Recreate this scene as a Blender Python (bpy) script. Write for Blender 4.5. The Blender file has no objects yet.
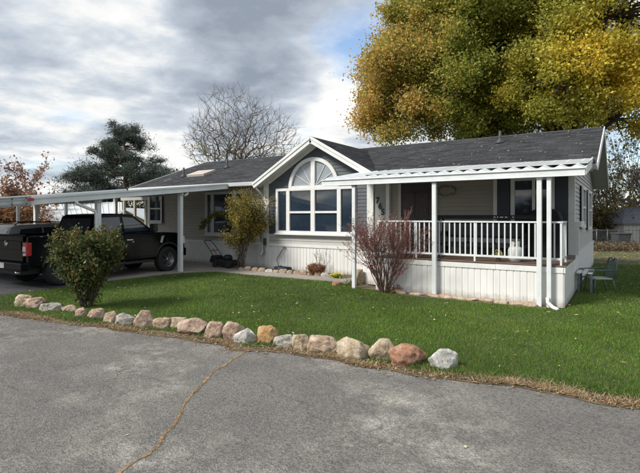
import bpy, bmesh, math, random
import numpy as np
from mathutils import Vector, Matrix, noise

random.seed(7)
rng = np.random.default_rng(7)
S = bpy.context.scene
COL = S.collection
R_ = math.radians

# ------------------------------------------------------------------ camera
YAW = R_(33.2); FOC = 466.0; CH = 1.9; HY = 216.0
cam = bpy.data.cameras.new('camera'); camo = bpy.data.objects.new('camera', cam)
COL.objects.link(camo); S.camera = camo
cam.sensor_width = 36.0; cam.lens = 36.0 * FOC / 640.0
cam.shift_y = -(236.5 - HY) / 640.0
cam.clip_end = 3000
camo.location = (0, 0, CH); camo.rotation_euler = (R_(90), 0, YAW)

# ------------------------------------------------------------------ sky, sun, exposure
SUN_AZ = 148.0     # degrees to the left of +Y (towards -X)
SUN_EL = 42.0
W = bpy.data.worlds.new('World'); S.world = W; W.use_nodes = True
nt = W.node_tree; nt.nodes.clear()
def N(kind, **kw):
    n = nt.nodes.new(kind)
    for k, v in kw.items(): setattr(n, k, v)
    return n
def lk(a, b): nt.links.new(a, b)
def mth(op, a, b=None, c=None, clamp=False):
    n = N('ShaderNodeMath', operation=op, use_clamp=clamp)
    for i, v in enumerate((a, b, c)):
        if v is None: continue
        if isinstance(v, (int, float)): n.inputs[i].default_value = v
        else: lk(v, n.inputs[i])
    return n.outputs[0]
def mixc(f, a, b):
    n = N('ShaderNodeMix', data_type='RGBA')
    for s, v in ((n.inputs[0], f), (n.inputs[6], a), (n.inputs[7], b)):
        if isinstance(v, (int, float)): s.default_value = v
        elif isinstance(v, tuple): s.default_value = (*v, 1)
        else: lk(v, s)
    return n.outputs[2]
out = N('ShaderNodeOutputWorld'); bg = N('ShaderNodeBackground'); lk(bg.outputs[0], out.inputs[0])
bg.inputs[1].default_value = 0.1
sky = N('ShaderNodeTexSky', sky_type='NISHITA', sun_disc=False)
sky.sun_elevation = R_(SUN_EL); sky.sun_rotation = R_(-SUN_AZ); sky.air_density = 1.0; sky.dust_density = 1.0
tc = N('ShaderNodeTexCoord'); sep = N('ShaderNodeSeparateXYZ'); lk(tc.outputs['Generated'], sep.inputs[0])
zz = mth('MAXIMUM', sep.outputs[2], 0.0)
den = mth('ADD', zz, 0.16)
cu = mth('DIVIDE', sep.outputs[0], den); cv = mth('DIVIDE', sep.outputs[1], den)
comb = N('ShaderNodeCombineXYZ'); lk(cu, comb.inputs[0]); lk(cv, comb.inputs[1])
def cloud_noise(scale, off, detail=7, rough=0.55, dist=0.0):
    mp = N('ShaderNodeMapping'); lk(comb.outputs[0], mp.inputs[0]); mp.inputs['Location'].default_value = off
    n = N('ShaderNodeTexNoise'); lk(mp.outputs[0], n.inputs['Vector'])
    n.inputs['Scale'].default_value = scale; n.inputs['Detail'].default_value = detail
    n.inputs['Roughness'].default_value = rough; n.inputs['Distortion'].default_value = dist
    return n.outputs['Fac']
def pxdir(px, py):
    k = (px - 320) / FOC; v = (HY - py) / FOC
    d = Vector((-math.sin(YAW) + math.cos(YAW) * k, math.cos(YAW) + math.sin(YAW) * k, v)); d.normalize(); return d
def blob(px, py, rad, hard=1.0):
    d = pxdir(px, py)
    n = N('ShaderNodeVectorMath', operation='DOT_PRODUCT'); lk(tc.outputs['Generated'], n.inputs[0]); n.inputs[1].default_value = d
    c = math.cos(R_(rad))
    return mth('MULTIPLY', mth('SUBTRACT', n.outputs['Value'], c), hard / (1 - c), clamp=True)
n1 = cloud_noise(0.85, (3.2, 1.4, 0), dist=0.25)
n2 = cloud_noise(2.2, (7.7, 4.1, 2.0), detail=5, rough=0.5, dist=0.2)
n3 = cloud_noise(4.6, (1.7, 9.1, 5.0), detail=8, rough=0.58, dist=.3)
tone = mth('ADD', mth('MULTIPLY', n1, 0.46), mth('ADD', mth('MULTIPLY', n2, 0.37), mth('MULTIPLY', n3, 0.25)))
for (px, py, rad, amt) in ((258, 45, 11, -0.15), (100, 110, 10, -0.03), (30, 25, 9, -0.02),
                           (110, 25, 9, 0.05), (90, 150, 12, 0.07), (175, 180, 9, 0.07), (20, 80, 9, 0.06), (320, 120, 8, 0.03), (345, 20, 8, .04), (340, 70, 8, 0.04)):
    tone = mth('ADD', tone, mth('MULTIPLY', blob(px, py, rad), amt))
ramp = N('ShaderNodeValToRGB'); lk(tone, ramp.inputs[0])
els = ramp.color_ramp.elements
els[0].position = 0.40; els[0].color = (0.23, 0.27, 0.34, 1)
els[1].position = 0.70; els[1].color = (0.82, 0.83, 0.83, 1)
e = els.new(0.50); e.color = (0.36, 0.41, 0.49, 1)
e = els.new(0.565); e.color = (0.50, 0.55, 0.62, 1)
e = els.new(0.62); e.color = (0.69, 0.71, 0.73, 1)
cl = N('ShaderNodeMix', data_type='RGBA', blend_type='MULTIPLY'); cl.inputs[0].default_value = 1
lk(ramp.outputs[0], cl.inputs[6]); cl.inputs[7].default_value = (5.9, 5.8, 5.6, 1)
cov = mth('ADD', cloud_noise(1.6, (5, 2.5, 9), detail=6), 0.26)
cov = mth('SUBTRACT', cov, mth('MULTIPLY', blob(362, 50, 7), 0.30))
cov = mth('SUBTRACT', cov, mth('MULTIPLY', blob(640, 150, 13), 0.30))
cov = mth('MULTIPLY', mth('SUBTRACT', cov, 0.46), 4.5, clamp=True)
skyb = N('ShaderNodeMix', data_type='RGBA', blend_type='MULTIPLY'); skyb.inputs[0].default_value = 1
lk(sky.outputs[0], skyb.inputs[6]); skyb.inputs[7].default_value = (1, 1, 1, 1)
lk(mixc(cov, skyb.outputs[2], cl.outputs[2]), bg.inputs[0])

sl = bpy.data.lights.new('sun', 'SUN'); slo = bpy.data.objects.new('sun', sl); COL.objects.link(slo)
sl.energy = 1.95; sl.angle = R_(15); sl.color = (1.0, 0.95, 0.86)
sd = Vector((-math.sin(R_(SUN_AZ)) * math.cos(R_(SUN_EL)), math.cos(R_(SUN_AZ)) * math.cos(R_(SUN_EL)), math.sin(R_(SUN_EL))))
slo.rotation_euler = (-sd).to_track_quat('-Z', 'Y').to_euler(); slo.location = (-20, 5, 30)
S.view_settings.view_transform = 'Standard'; S.view_settings.look = 'None'
S.view_settings.exposure = 1.2; S.view_settings.gamma = 1.0

# ------------------------------------------------------------------ place helpers
FX, FY = -math.sin(YAW), math.cos(YAW); RX, RY = math.cos(YAW), math.sin(YAW)
def fl(d, l): return (FX * d + RX * l, FY * d + RY * l)
def G(px, py, z=0.0):
    d = FOC * (CH - z) / (py - HY); return fl(d, (px - 320) / FOC * d)
def D(px, d): return fl(d, (px - 320) / FOC * d)
def ZY(py, d): return CH + (HY - py) / FOC * d

# ------------------------------------------------------------------ materials
MC = {}
def mat(name, col, rough=0.6, var=0.12, scale=8.0, bump=0.0, bscale=None, metal=0.0, col2=None, coat=0.0, spec=0.5, vec='Object', detail=4, stretch=None, attr=None):
    if name in MC: return MC[name]
    m = bpy.data.materials.new(name); m.use_nodes = True; t = m.node_tree; p = t.nodes['Principled BSDF']
    p.inputs['Roughness'].default_value = rough; p.inputs['Metallic'].default_value = metal
    p.inputs['Specular IOR Level'].default_value = spec; p.inputs['Coat Weight'].default_value = coat
    tcn = t.nodes.new('ShaderNodeTexCoord'); src = tcn.outputs[vec]
    if stretch:
        mp = t.nodes.new('ShaderNodeMapping'); t.links.new(src, mp.inputs[0]); mp.inputs['Scale'].default_value = stretch; src = mp.outputs[0]
    ns = t.nodes.new('ShaderNodeTexNoise'); t.links.new(src, ns.inputs['Vector'])
    ns.inputs['Scale'].default_value = scale; ns.inputs['Detail'].default_value = detail; ns.inputs['Roughness'].default_value = 0.6
    rp = t.nodes.new('ShaderNodeValToRGB'); t.links.new(ns.outputs['Fac'], rp.inputs[0])
    rp.color_ramp.elements[0].position = 0.3; rp.color_ramp.elements[1].position = 0.7
    c2 = col2 if col2 else tuple(min(1, c * (1 + var)) for c in col)
    c1 = col if col2 else tuple(c * (1 - var) for c in col)
    rp.color_ramp.elements[0].color = (*c1, 1); rp.color_ramp.elements[1].color = (*c2, 1)
    if attr:
        at = t.nodes.new('ShaderNodeAttribute'); at.attribute_name = 'tint'
        mx = t.nodes.new('ShaderNodeMix'); mx.data_type = 'RGBA'; mx.blend_type = 'MULTIPLY'; mx.inputs[0].default_value = 1
        t.links.new(at.outputs['Color'], mx.inputs[6]); t.links.new(rp.outputs[0], mx.inputs[7]); t.links.new(mx.outputs[2], p.inputs['Base Color'])
    else:
        t.links.new(rp.outputs[0], p.inputs['Base Color'])
    if bump:
        b = t.nodes.new('ShaderNodeBump'); b.inputs['Strength'].default_value = 1.0; b.inputs['Distance'].default_value = bump
        n2_ = t.nodes.new('ShaderNodeTexNoise'); t.links.new(src, n2_.inputs['Vector']); n2_.inputs['Scale'].default_value = bscale or scale * 3
        n2_.inputs['Detail'].default_value = 5
        t.links.new(n2_.outputs['Fac'], b.inputs['Height']); t.links.new(b.outputs[0], p.inputs['Normal'])
    MC[name] = m; return m

def leaf_mat(name, trans=0.35, rough=0.55):
    if name in MC: return MC[name]
    m = bpy.data.materials.new(name); m.use_nodes = True; t = m.node_tree; p = t.nodes['Principled BSDF']
    p.inputs['Roughness'].default_value = rough; p.inputs['Specular IOR Level'].default_value = 0.3
    at = t.nodes.new('ShaderNodeAttribute'); at.attribute_name = 'tint'
    t.links.new(at.outputs['Color'], p.inputs['Base Color'])
    tr = t.nodes.new('ShaderNodeBsdfTranslucent'); t.links.new(at.outputs['Color'], tr.inputs[0])
    mx = t.nodes.new('ShaderNodeMixShader'); mx.inputs[0].default_value = trans
    t.links.new(p.outputs[0], mx.inputs[1]); t.links.new(tr.outputs[0], mx.inputs[2])
    t.links.new(mx.outputs[0], t.nodes['Material Output'].inputs[0])
    MC[name] = m; return m

white = mat('white_paint', (0.66, 0.67, 0.655), 0.5, 0.05, 3.5, col2=(0.78, 0.79, 0.78), detail=9, bump=.0015, bscale=6)
alum = mat('painted_aluminium', (0.62, 0.655, 0.665), 0.42, 0.06, 3.0, col2=(0.76, 0.79, 0.80), detail=9, bump=.001, bscale=5)
cream = mat('cream_siding', (0.37, 0.342, 0.290), 0.55, 0.05, 3)
lightgrey = mat('light_grey_siding', (0.46, 0.45, 0.43), 0.55, 0.05, 3)
bluegrey = mat('slate_blue_siding', (0.068, 0.080, 0.098), 0.5, 0.10, 3)
skirtm = mat('white_vinyl_skirting', (0.68, 0.675, 0.65), 0.5, 0.06, 2.2, stretch=(2.5, 2.5, 0.5), col2=(0.80, 0.80, 0.79), detail=8, bump=0.002, bscale=3)
def splash(m):
    t = m.node_tree; p = t.nodes['Principled BSDF']; old = p.inputs['Base Color'].links[0].from_socket
    tcn = t.nodes.new('ShaderNodeTexCoord'); sp = t.nodes.new('ShaderNodeSeparateXYZ'); t.links.new(tcn.outputs['Object'], sp.inputs[0])
    n = t.nodes.new('ShaderNodeTexNoise'); n.inputs['Scale'].default_value = 9; n.inputs['Detail'].default_value = 8; n.inputs['Roughness'].default_value = .7; t.links.new(tcn.outputs['Object'], n.inputs['Vector'])
    a = t.nodes.new('ShaderNodeMath'); a.operation = 'MULTIPLY_ADD'; t.links.new(n.outputs['Fac'], a.inputs[0]); a.inputs[1].default_value = -.34; t.links.new(sp.outputs[2], a.inputs[2])
    r = t.nodes.new('ShaderNodeMapRange'); t.links.new(a.outputs[0], r.inputs[0]); r.inputs[1].default_value = -.16; r.inputs[2].default_value = .02; r.inputs[3].default_value = .7; r.inputs[4].default_value = 0
    mx = t.nodes.new('ShaderNodeMix'); mx.data_type = 'RGBA'; t.links.new(r.outputs[0], mx.inputs[0]); t.links.new(old, mx.inputs[6]); mx.inputs[7].default_value = (.30, .26, .20, 1); t.links.new(mx.outputs[2], p.inputs['Base Color'])
splash(skirtm)
glass = mat('dark_window_glass', (0.020, 0.033, 0.052), 0.04, 0.2, 1, coat=0.3, spec=0.8, bump=0.0008, bscale=1.6)
blind = mat('pale_blind', (0.30, 0.33, 0.36), 0.2, 0.1, 3, coat=0.5)
darkwood = mat('dark_door', (0.035, 0.022, 0.022), 0.35, 0.3, 6)
shutter = mat('dark_shutter', (0.035, 0.045, 0.060), 0.5, 0.1, 4)
deckm = mat('deck_wood', (0.16, 0.11, 0.085), 0.75, 0.25, 5, bump=0.002, stretch=(1, 8, 8))
concrete = mat('concrete', (0.30, 0.275, 0.24), 0.85, 0.18, 1.3, bump=0.004, bscale=40, detail=8)
bark = mat('grey_bark', (0.10, 0.085, 0.07), 0.9, 0.3, 10, bump=0.02, bscale=14)
darkbark = mat('dark_bark', (0.045, 0.036, 0.030), 0.9, 0.3, 10, bump=0.02, bscale=14)
twigm = mat('pale_twig', (0.135, 0.115, 0.098), 0.9, 0.25, 10)
redtwig = mat('red_brown_twig', (0.16, 0.105, 0.09), 0.85, 0.3, 10)
blackpaint = mat('black_car_paint', (0.003, 0.004, 0.006), 0.10, 0.1, 2, coat=0.0, spec=0.14)
silverpaint = mat('silver_car_paint', (0.62, 0.64, 0.66), 0.35, 0.05, 2, metal=0.1, coat=0.5)
plastic = mat('black_plastic', (0.018, 0.018, 0.019), 0.55, 0.2, 10)
rubber = mat('tyre_rubber', (0.018, 0.018, 0.018), 0.85, 0.2, 20, bump=0.004, bscale=60)
chrome = mat('bright_metal', (0.55, 0.56, 0.58), 0.25, 0.06, 5, metal=0.9)
greymetal = mat('dull_grey_metal', (0.30, 0.32, 0.33), 0.45, 0.15, 6, metal=0.6)
redlens = mat('red_lens', (0.42, 0.012, 0.02), 0.15, 0.1, 10, coat=0.6)
clearlens = mat('clear_lens', (0.75, 0.72, 0.72), 0.12, 0.1, 30, coat=0.6)
blackcloth = mat('black_fabric', (0.012, 0.013, 0.016), 0.9, 0.2, 20)
greycloth = mat('grey_cushion_fabric', (0.13, 0.14, 0.16), 0.95, 0.15, 10, bump=0.003, bscale=30)
leafm = leaf_mat('foliage', 0.45); drym = leaf_mat('dry_litter', 0.15, 0.8); needlem = leaf_mat('needles', 0.12, 0.7)
grassm = leaf_mat('grass_blades', 0.3, 0.6)

# ------------------------------------------------------------------ mesh builder
ORG = {}
def link_obj(name, me, m=None, parent=None):
    o = bpy.data.objects.new(name, me); COL.objects.link(o)
    if m: me.materials.append(m)
    if parent: o.parent = parent
    return o
class MB:
    def __init__(s): s.v = []; s.f = []; s.sm = []
    def add(s, vs, fs, smooth=False):
        b = len(s.v); s.v += [tuple(v) for v in vs]; s.f += [tuple(i + b for i in f) for f in fs]; s.sm += [smooth] * len(fs); return s
    def box(s, x0, x1, y0, y1, z0, z1):
        if x0 > x1: x0, x1 = x1, x0
        if y0 > y1: y0, y1 = y1, y0
        if z0 > z1: z0, z1 = z1, z0
        return s.add([(x0,y0,z0),(x1,y0,z0),(x1,y1,z0),(x0,y1,z0),(x0,y0,z1),(x1,y0,z1),(x1,y1,z1),(x0,y1,z1)],
                     [(0,3,2,1),(4,5,6,7),(0,1,5,4),(1,2,6,5),(2,3,7,6),(3,0,4,7)])
    def beam(s, a, b, w, h, up=(0,0,1)):
        a, b = Vector(a), Vector(b); d = (b - a).normalized(); u = Vector(up)
        if abs(d.dot(u)) > 0.98: u = Vector((1, 0, 0))
        r = d.cross(u).normalized() * w / 2; u = r.cross(d).normalized() * h / 2
        vs = [a - r - u, a + r - u, a + r + u, a - r + u, b - r - u, b + r - u, b + r + u, b - r + u]
        return s.add(vs, [(0,1,2,3),(7,6,5,4),(0,4,5,1),(1,5,6,2),(2,6,7,3),(3,7,4,0)])
    def tube(s, pts, rad, n=6, cap=True):
        pts = [Vector(p) for p in pts]; m = len(pts)
        if not hasattr(rad, '__len__'): rad = [rad] * m
        vs = []; ref = None
        for i in range(m):
            t = (pts[min(i + 1, m - 1)] - pts[max(i - 1, 0)])
            if t.length < 1e-9: t = Vector((0, 0, 1))
            t.normalize()
            if ref is None:
                ref = t.cross(Vector((0, 0, 1)) if abs(t.z) < 0.9 else Vector((1, 0, 0)))
            ref = (ref - t * ref.dot(t)).normalized(); q = t.cross(ref)
            for k in range(n):
                a = 2 * math.pi * k / n; vs.append(pts[i] + (ref * math.cos(a) + q * math.sin(a)) * rad[i])
        fs = [(i * n + k, i * n + (k + 1) % n, (i + 1) * n + (k + 1) % n, (i + 1) * n + k) for i in range(m - 1) for k in range(n)]
        if cap: fs += [tuple(range(n - 1, -1, -1)), tuple((m - 1) * n + k for k in range(n))]
        return s.add(vs, fs, n > 4)
    def lathe(s, prof, c, axis='z', n=20, smooth=True, cap=True):
        vs = []
        for (r, h) in prof:
            for k in range(n):
                a = 2 * math.pi * k / n; x, y = r * math.cos(a), r * math.sin(a)
                vs.append({'z': (c[0]+x, c[1]+y, c[2]+h), 'x': (c[0]+h, c[1]+x, c[2]+y), 'y': (c[0]+x, c[1]+h, c[2]+y)}[axis])
        m = len(prof)
        fs = [(i * n + k, i * n + (k + 1) % n, (i + 1) * n + (k + 1) % n, (i + 1) * n + k) for i in range(m - 1) for k in range(n)]
        if cap: fs += [tuple(range(n - 1, -1, -1)), tuple((m - 1) * n + k for k in range(n))]
        return s.add(vs, fs, smooth)
    def prism(s, poly, lo, hi, axis='x'):
        n = len(poly); mp = {'x': lambda p, h: (h, p[0], p[1]), 'y': lambda p, h: (p[0], h, p[1]), 'z': lambda p, h: (p[0], p[1], h)}[axis]
        vs = [mp(p, lo) for p in poly] + [mp(p, hi) for p in poly]
        return s.add(vs, [tuple(range(n - 1, -1, -1)), tuple(range(n, 2 * n))] + [(i, (i + 1) % n, n + (i + 1) % n, n + i) for i in range(n)])
    def build(s, name, m, parent=None, bevel=0, sub=0, stuff=False, segs=2, fix=True):
        me = bpy.data.meshes.new(name)
        og = ORG.get(parent, Vector((0, 0, 0))) if parent else Vector((0, 0, 0))
        me.from_pydata([(v[0] - og[0], v[1] - og[1], v[2] - og[2]) for v in s.v], [], s.f)
        me.polygons.foreach_set('use_smooth', s.sm)
        if fix and len(s.f) < 20000:
            b = bmesh.new(); b.from_mesh(me); bmesh.ops.recalc_face_normals(b, faces=b.faces); b.to_mesh(me); b.free()
        me.update()
        o = link_obj(name, me, m, parent)
        if parent: ORG[o] = og
        if bevel:
            md = o.modifiers.new('bevel', 'BEVEL'); md.width = bevel; md.segments = segs; md.limit_method = 'ANGLE'; md.angle_limit = R_(35)
            md.harden_normals = False
        if sub: o.modifiers.new('sub', 'SUBSURF').levels = sub; o.modifiers['sub'].render_levels = sub
        if stuff: o['kind'] = 'stuff'
        return o
def root(name, label, cat, loc=(0, 0, 0), group=None):
    o = bpy.data.objects.new(name, None); COL.objects.link(o); o.location = loc; o['label'] = label; o['category'] = cat
    o.empty_display_size = 0.2
    if group: o['group'] = group
    ORG[o] = Vector(loc); return o
def tag(o, label, cat, group=None, kind=None):
    o['label'] = label; o['category'] = cat
    if group: o['group'] = group
    if kind: o['kind'] = kind
    return o
def B(name, m, parent, *a, **k):
    return MB().box(*a).build(name, m, parent, **k)
def recenter(o):
    me = o.data; n = len(me.vertices); co = np.empty(n * 3, np.float32); me.vertices.foreach_get('co', co); co = co.reshape(-1, 3)
    c = np.array([(co[:, 0].min() + co[:, 0].max()) / 2, (co[:, 1].min() + co[:, 1].max()) / 2, co[:, 2].min()])
    me.vertices.foreach_set('co', (co - c).ravel()); me.update(); o.location = Vector(o.location) + Vector(c); return o
def np_mesh(name, verts, k, m, parent=None, tint=None, smooth=False):
    """verts (n*k,3): n faces with k own vertices each; tint (n,3)"""
    nf = len(verts) // k; me = bpy.data.meshes.new(name)
    og = ORG.get(parent, Vector((0, 0, 0))) if parent else Vector((0, 0, 0))
    verts = np.asarray(verts, np.float32) - np.array(og, np.float32)
    me.vertices.add(nf * k); me.vertices.foreach_set('co', verts.ravel())
    me.loops.add(nf * k); me.loops.foreach_set('vertex_index', np.arange(nf * k, dtype=np.int32))
    me.polygons.add(nf); me.polygons.foreach_set('loop_start', np.arange(0, nf * k, k, dtype=np.int32))
    me.polygons.foreach_set('loop_total', np.full(nf, k, np.int32))
    me.update(calc_edges=True)
    if tint is not None:
        a = me.color_attributes.new('tint', 'FLOAT_COLOR', 'POINT')
        c = np.ones((nf * k, 4), np.float32); c[:, :3] = np.repeat(tint, k, axis=0); a.data.foreach_set('color', c.ravel())
    o = link_obj(name, me, m, parent)
    if parent: ORG[o] = og
    return o
def leaf_verts(cent, size, rs, flat=0.0, aspect=0.6):
    """diamond leaves at centres"""
    n = len(cent); a = rs.normal(size=(n, 3)); a /= np.linalg.norm(a, axis=1)[:, None]
    b = rs.normal(size=(n, 3)); b -= a * (a * b).sum(1)[:, None]; b /= np.linalg.norm(b, axis=1)[:, None]
    if flat: a[:, 2] *= (1 - flat); b[:, 2] *= (1 - flat)
    s = (size * rs.uniform(0.5, 1.45, n))[:, None]
    v = np.stack([cent - a * s, cent + b * s * aspect, cent + a * s, cent - b * s * aspect], 1)
    return v.reshape(-1, 3)
def pick(cols, n, rs, jit=0.18):
    cols = np.array(cols); c = cols[rs.integers(0, len(cols), n)]
    return np.clip(c * (1 + rs.normal(0, jit, (n, 1))) * (1 + rs.normal(0, 0.05, (n, 3))), 0.002, 0.95)
def inpoly(P, poly):
    x, y = P[:, 0], P[:, 1]; r = np.zeros(len(P), bool); n = len(poly)
    for i in range(n):
        x1, y1 = poly[i]; x2, y2 = poly[(i + 1) % n]
        c = ((y1 > y) != (y2 > y)) & (x < (x2 - x1) * (y - y1) / (y2 - y1 + 1e-12) + x1); r ^= c
    return r

# ------------------------------------------------------------------ the setting: ground, road, lawn
def sheet(name, poly, z, m, th=0.0, res=None):
    mb = MB()
    n = len(poly); mb.add([(p[0], p[1], z) for p in poly], [tuple(range(n))])
    if th:
        mb.add([(p[0], p[1], z) for p in poly] + [(p[0], p[1], z - th) for p in poly], [(i, (i + 1) % n, n + (i + 1) % n, n + i) for i in range(n)])
    o = mb.build(name, m); o['kind'] = 'structure'; return o
soil = mat('soil_and_litter', (0.085, 0.065, 0.040), 0.95, 0.4, 2.5, col2=(0.15, 0.12, 0.07), bump=0.02, bscale=12, detail=8)
farsoil = mat('thin_yard_grass', (0.060, 0.090, 0.026), 0.95, 0.3, 0.6, col2=(0.13, 0.105, 0.06), bump=0.03, bscale=6, detail=8)
sheet('ground', [(-420, -420), (420, -420), (420, 420), (-420, 420)], -0.03, farsoil)

# asphalt: aggregate speckle, worn pale patches
def asphalt_mat(name, base, pale, patchy=1.0):
    m = bpy.data.materials.new(name); m.use_nodes = True; t = m.node_tree; p = t.nodes['Principled BSDF']
    def tn(k): return t.nodes.new(k)
    tcn = tn('ShaderNodeTexCoord')
    def noi(sc, det=4, ro=0.6, off=0):
        mp = tn('ShaderNodeMapping'); mp.inputs['Location'].default_value = (off, off * 2, 0); t.links.new(tcn.outputs['Object'], mp.inputs[0])
        n = tn('ShaderNodeTexNoise'); t.links.new(mp.outputs[0], n.inputs['Vector']); n.inputs['Scale'].default_value = sc; n.inputs['Detail'].default_value = det; n.inputs['Roughness'].default_value = ro; return n.outputs['Fac']
    def rampn(src, a, b, ca, cb):
        r = tn('ShaderNodeValToRGB'); t.links.new(src, r.inputs[0]); r.color_ramp.elements[0].position = a; r.color_ramp.elements[1].position = b
        r.color_ramp.elements[0].color = (*ca, 1); r.color_ramp.elements[1].color = (*cb, 1); return r.outputs[0]
    def mx(f, a, b, bt='MIX'):
        n = tn('ShaderNodeMix'); n.data_type = 'RGBA'; n.blend_type = bt
        for s_, v in ((n.inputs[0], f), (n.inputs[6], a), (n.inputs[7], b)):
            if isinstance(v, (int, float)): s_.default_value = v
            elif isinstance(v, tuple): s_.default_value = (*v, 1)
            else: t.links.new(v, s_)
        return n.outputs[2]
    big = rampn(noi(0.55, 6, 0.6, 3.1), 0.46, 0.60, (0, 0, 0), (1, 1, 1))
    mid = rampn(noi(2.6, 8, 0.7, 9), 0.42, 0.62, (0, 0, 0), (1, 1, 1))
    patch = mx(1.0, big, mid, 'MULTIPLY')
    sc_ = tn('ShaderNodeMath'); sc_.operation = 'MULTIPLY'; t.links.new(patch, sc_.inputs[0]); sc_.inputs[1].default_value = 0.80 * patchy
    c = mx(sc_.outputs[0], base, pale)
    c = mx(1.0, c, rampn(noi(0.9, 4, 0.5, 20), 0.3, 0.7, (0.84, 0.84, 0.85), (1.1, 1.1, 1.09)), 'MULTIPLY')
    vo = tn('ShaderNodeTexVoronoi'); t.links.new(tcn.outputs['Object'], vo.inputs['Vector']); vo.inputs['Scale'].default_value = 75
    sp = tn('ShaderNodeSeparateColor'); t.links.new(vo.outputs['Color'], sp.inputs[0])
    c = mx(1.0, c, rampn(sp.outputs[0], 0.0, 1.0, (0.60, 0.60, 0.60), (1.34, 1.33, 1.30)), 'MULTIPLY')
    fine = rampn(noi(30, 6, 0.8, 4), 0.60, 0.72, (0, 0, 0), (1, 1, 1))
    f2 = tn('ShaderNodeMath'); f2.operation = 'MULTIPLY'; t.links.new(fine, f2.inputs[0]); f2.inputs[1].default_value = 0.5
    c = mx(f2.outputs[0], c, pale)
    # hairline cracks: distorted cell edges, broken up by a mask
    v2 = tn('ShaderNodeTexVoronoi'); v2.feature = 'DISTANCE_TO_EDGE'; v2.inputs['Scale'].default_value = 0.42
    nd = tn('ShaderNodeTexNoise'); nd.inputs['Scale'].default_value = 3.0; nd.inputs['Detail'].default_value = 6; t.links.new(tcn.outputs['Object'], nd.inputs['Vector'])
    am = tn('ShaderNodeVectorMath'); am.operation = 'MULTIPLY_ADD'; t.links.new(nd.outputs['Color'], am.inputs[0]); am.inputs[1].default_value = (.6, .6, .6); t.links.new(tcn.outputs['Object'], am.inputs[2]); t.links.new(am.outputs[0], v2.inputs['Vector'])
    ln = rampn(v2.outputs['Distance'], 0.0, 0.007, (1, 1, 1), (0, 0, 0)); msk = rampn(noi(.8, 3, .5, 31), .5, .58, (0, 0, 0), (.55, .55, .55))
    c = mx(mx(1.0, ln, msk, 'MULTIPLY'), c, (.055, .052, .048))
    t.links.new(c, p.inputs['Base Color']); p.inputs['Roughness'].default_value = 0.88; p.inputs['Specular IOR Level'].default_value = 0.3
    b = tn('ShaderNodeBump'); b.inputs['Distance'].default_value = 0.006; t.links.new(vo.outputs['Distance'], b.inputs['Height'])
    b2 = tn('ShaderNodeBump'); b2.inputs['Distance'].default_value = 0.02; t.links.new(noi(6, 6), b2.inputs['Height']); t.links.new(b.outputs[0], b2.inputs['Normal'])
    t.links.new(b2.outputs[0], p.inputs['Normal']); return m
asphalt = asphalt_mat('worn_asphalt', (0.162, 0.155, 0.146), (0.36, 0.342, 0.31))
asphalt2 = asphalt_mat('driveway_asphalt', (0.060, 0.062, 0.068), (0.13, 0.13, 0.13), 0.6)
edge_px = [(-60, 311), (0, 315), (50, 322), (100, 328), (150, 335), (200, 342), (235, 350), (268, 352), (300, 355), (345, 363), (395, 372), (430, 378), (470, 383), (510, 388), (545, 393), (590, 401), (640, 411), (720, 426)]
edge = [G(*p) for p in edge_px]
def wob(e, k=3, amp=0.03):
    o_ = []
    for i in range(len(e) - 1):
        for j in range(k):
            t = j / k; x = e[i][0] * (1 - t) + e[i + 1][0] * t; y = e[i][1] * (1 - t) + e[i + 1][1] * t
            n_ = noise.noise(Vector((x * 2.3, y * 2.3, 0))); o_.append((x + n_ * amp, y + n_ * amp * 1.5))
    return o_ + [e[-1]]
edge = wob(edge, 6, 0.07)
XL = -12.45
sheet('road', [(-60, -30), (40, -30), (40, edge[-1][1] + 2.0)] + edge[::-1] + [(-14.5, 3.9), (-60, 3.0)], 0.0, asphalt)
# planting strip of bare soil with straw between road and lawn
strip_in = [(x, y + 0.42 + .12 * noise.noise(Vector((x * 1.9, y, 8)))) for x, y in edge]
sheet('soil_strip', [(x, y - 0.02) for x, y in edge] + strip_in[::-1], 0.006, soil)
# driveway
sheet('driveway', [(-60, 3.0), (-14.5, 3.9), (edge[0][0], edge[0][1] + .05), (XL, 4.6), (XL, 7.6), (-60, 7.6)], 0.010, asphalt2)
sheet('carport_slab', [(XL, 7.6), (XL, 9.9), (-12.1, 10.6), (-11.6, 11.25), (-11.4, 12.1), (-11.4, 13.08), (-22.5, 13.08), (-22.5, 7.6)], 0.035, concrete, 0.06)
sheet('walkway', [(-11.6, 11.25), (-9.0, 11.35), (-6.75, 11.45), (-6.0, 11.6), (-5.95, 12.7), (-6.6, 12.7), (-7.0, 12.15), (-11.4, 12.1)], 0.031, concrete, 0.05)
# lawn base
lawn_near = [(x, y + 0.24 + 0.14 * noise.noise(Vector((x * 1.7, y * 1.7, 4)))) for x, y in edge]
lawn_poly = [p for p in lawn_near if p[0] > XL + 0.1] + [(5.5, 8.5), (9, 16), (9, 22), (-1.0, 21.6), (-1.0, 10.72), (-1.4, 10.42), (-4.2, 10.36), (-5.6, 10.6), (-6.0, 10.9), (-6.75, 11.4), (-9.0, 11.3), (-11.55, 11.2), (-12.08, 10.6), (XL + .03, 9.9), (XL + .03, 4.95)]
lawnbase = mat('lawn_soil', (0.030, 0.050, 0.014), 0.95, 0.3, 3, col2=(0.06, 0.075, 0.02), bump=0.02, bscale=20)
sheet('lawn', lawn_poly, 0.012, lawnbase)
sheet('planting_bed', [(-11.4, 12.1), (-7.0, 12.15), (-6.6, 12.7), (-6.6, 13.06), (-11.4, 13.06)], 0.02, soil)
sheet('porch_bed', [(-6.2, 10.85), (-4.2, 10.34), (-1.35, 10.40), (-1.35, 10.8), (-6.1, 11.4)], 0.016, soil)

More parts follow.
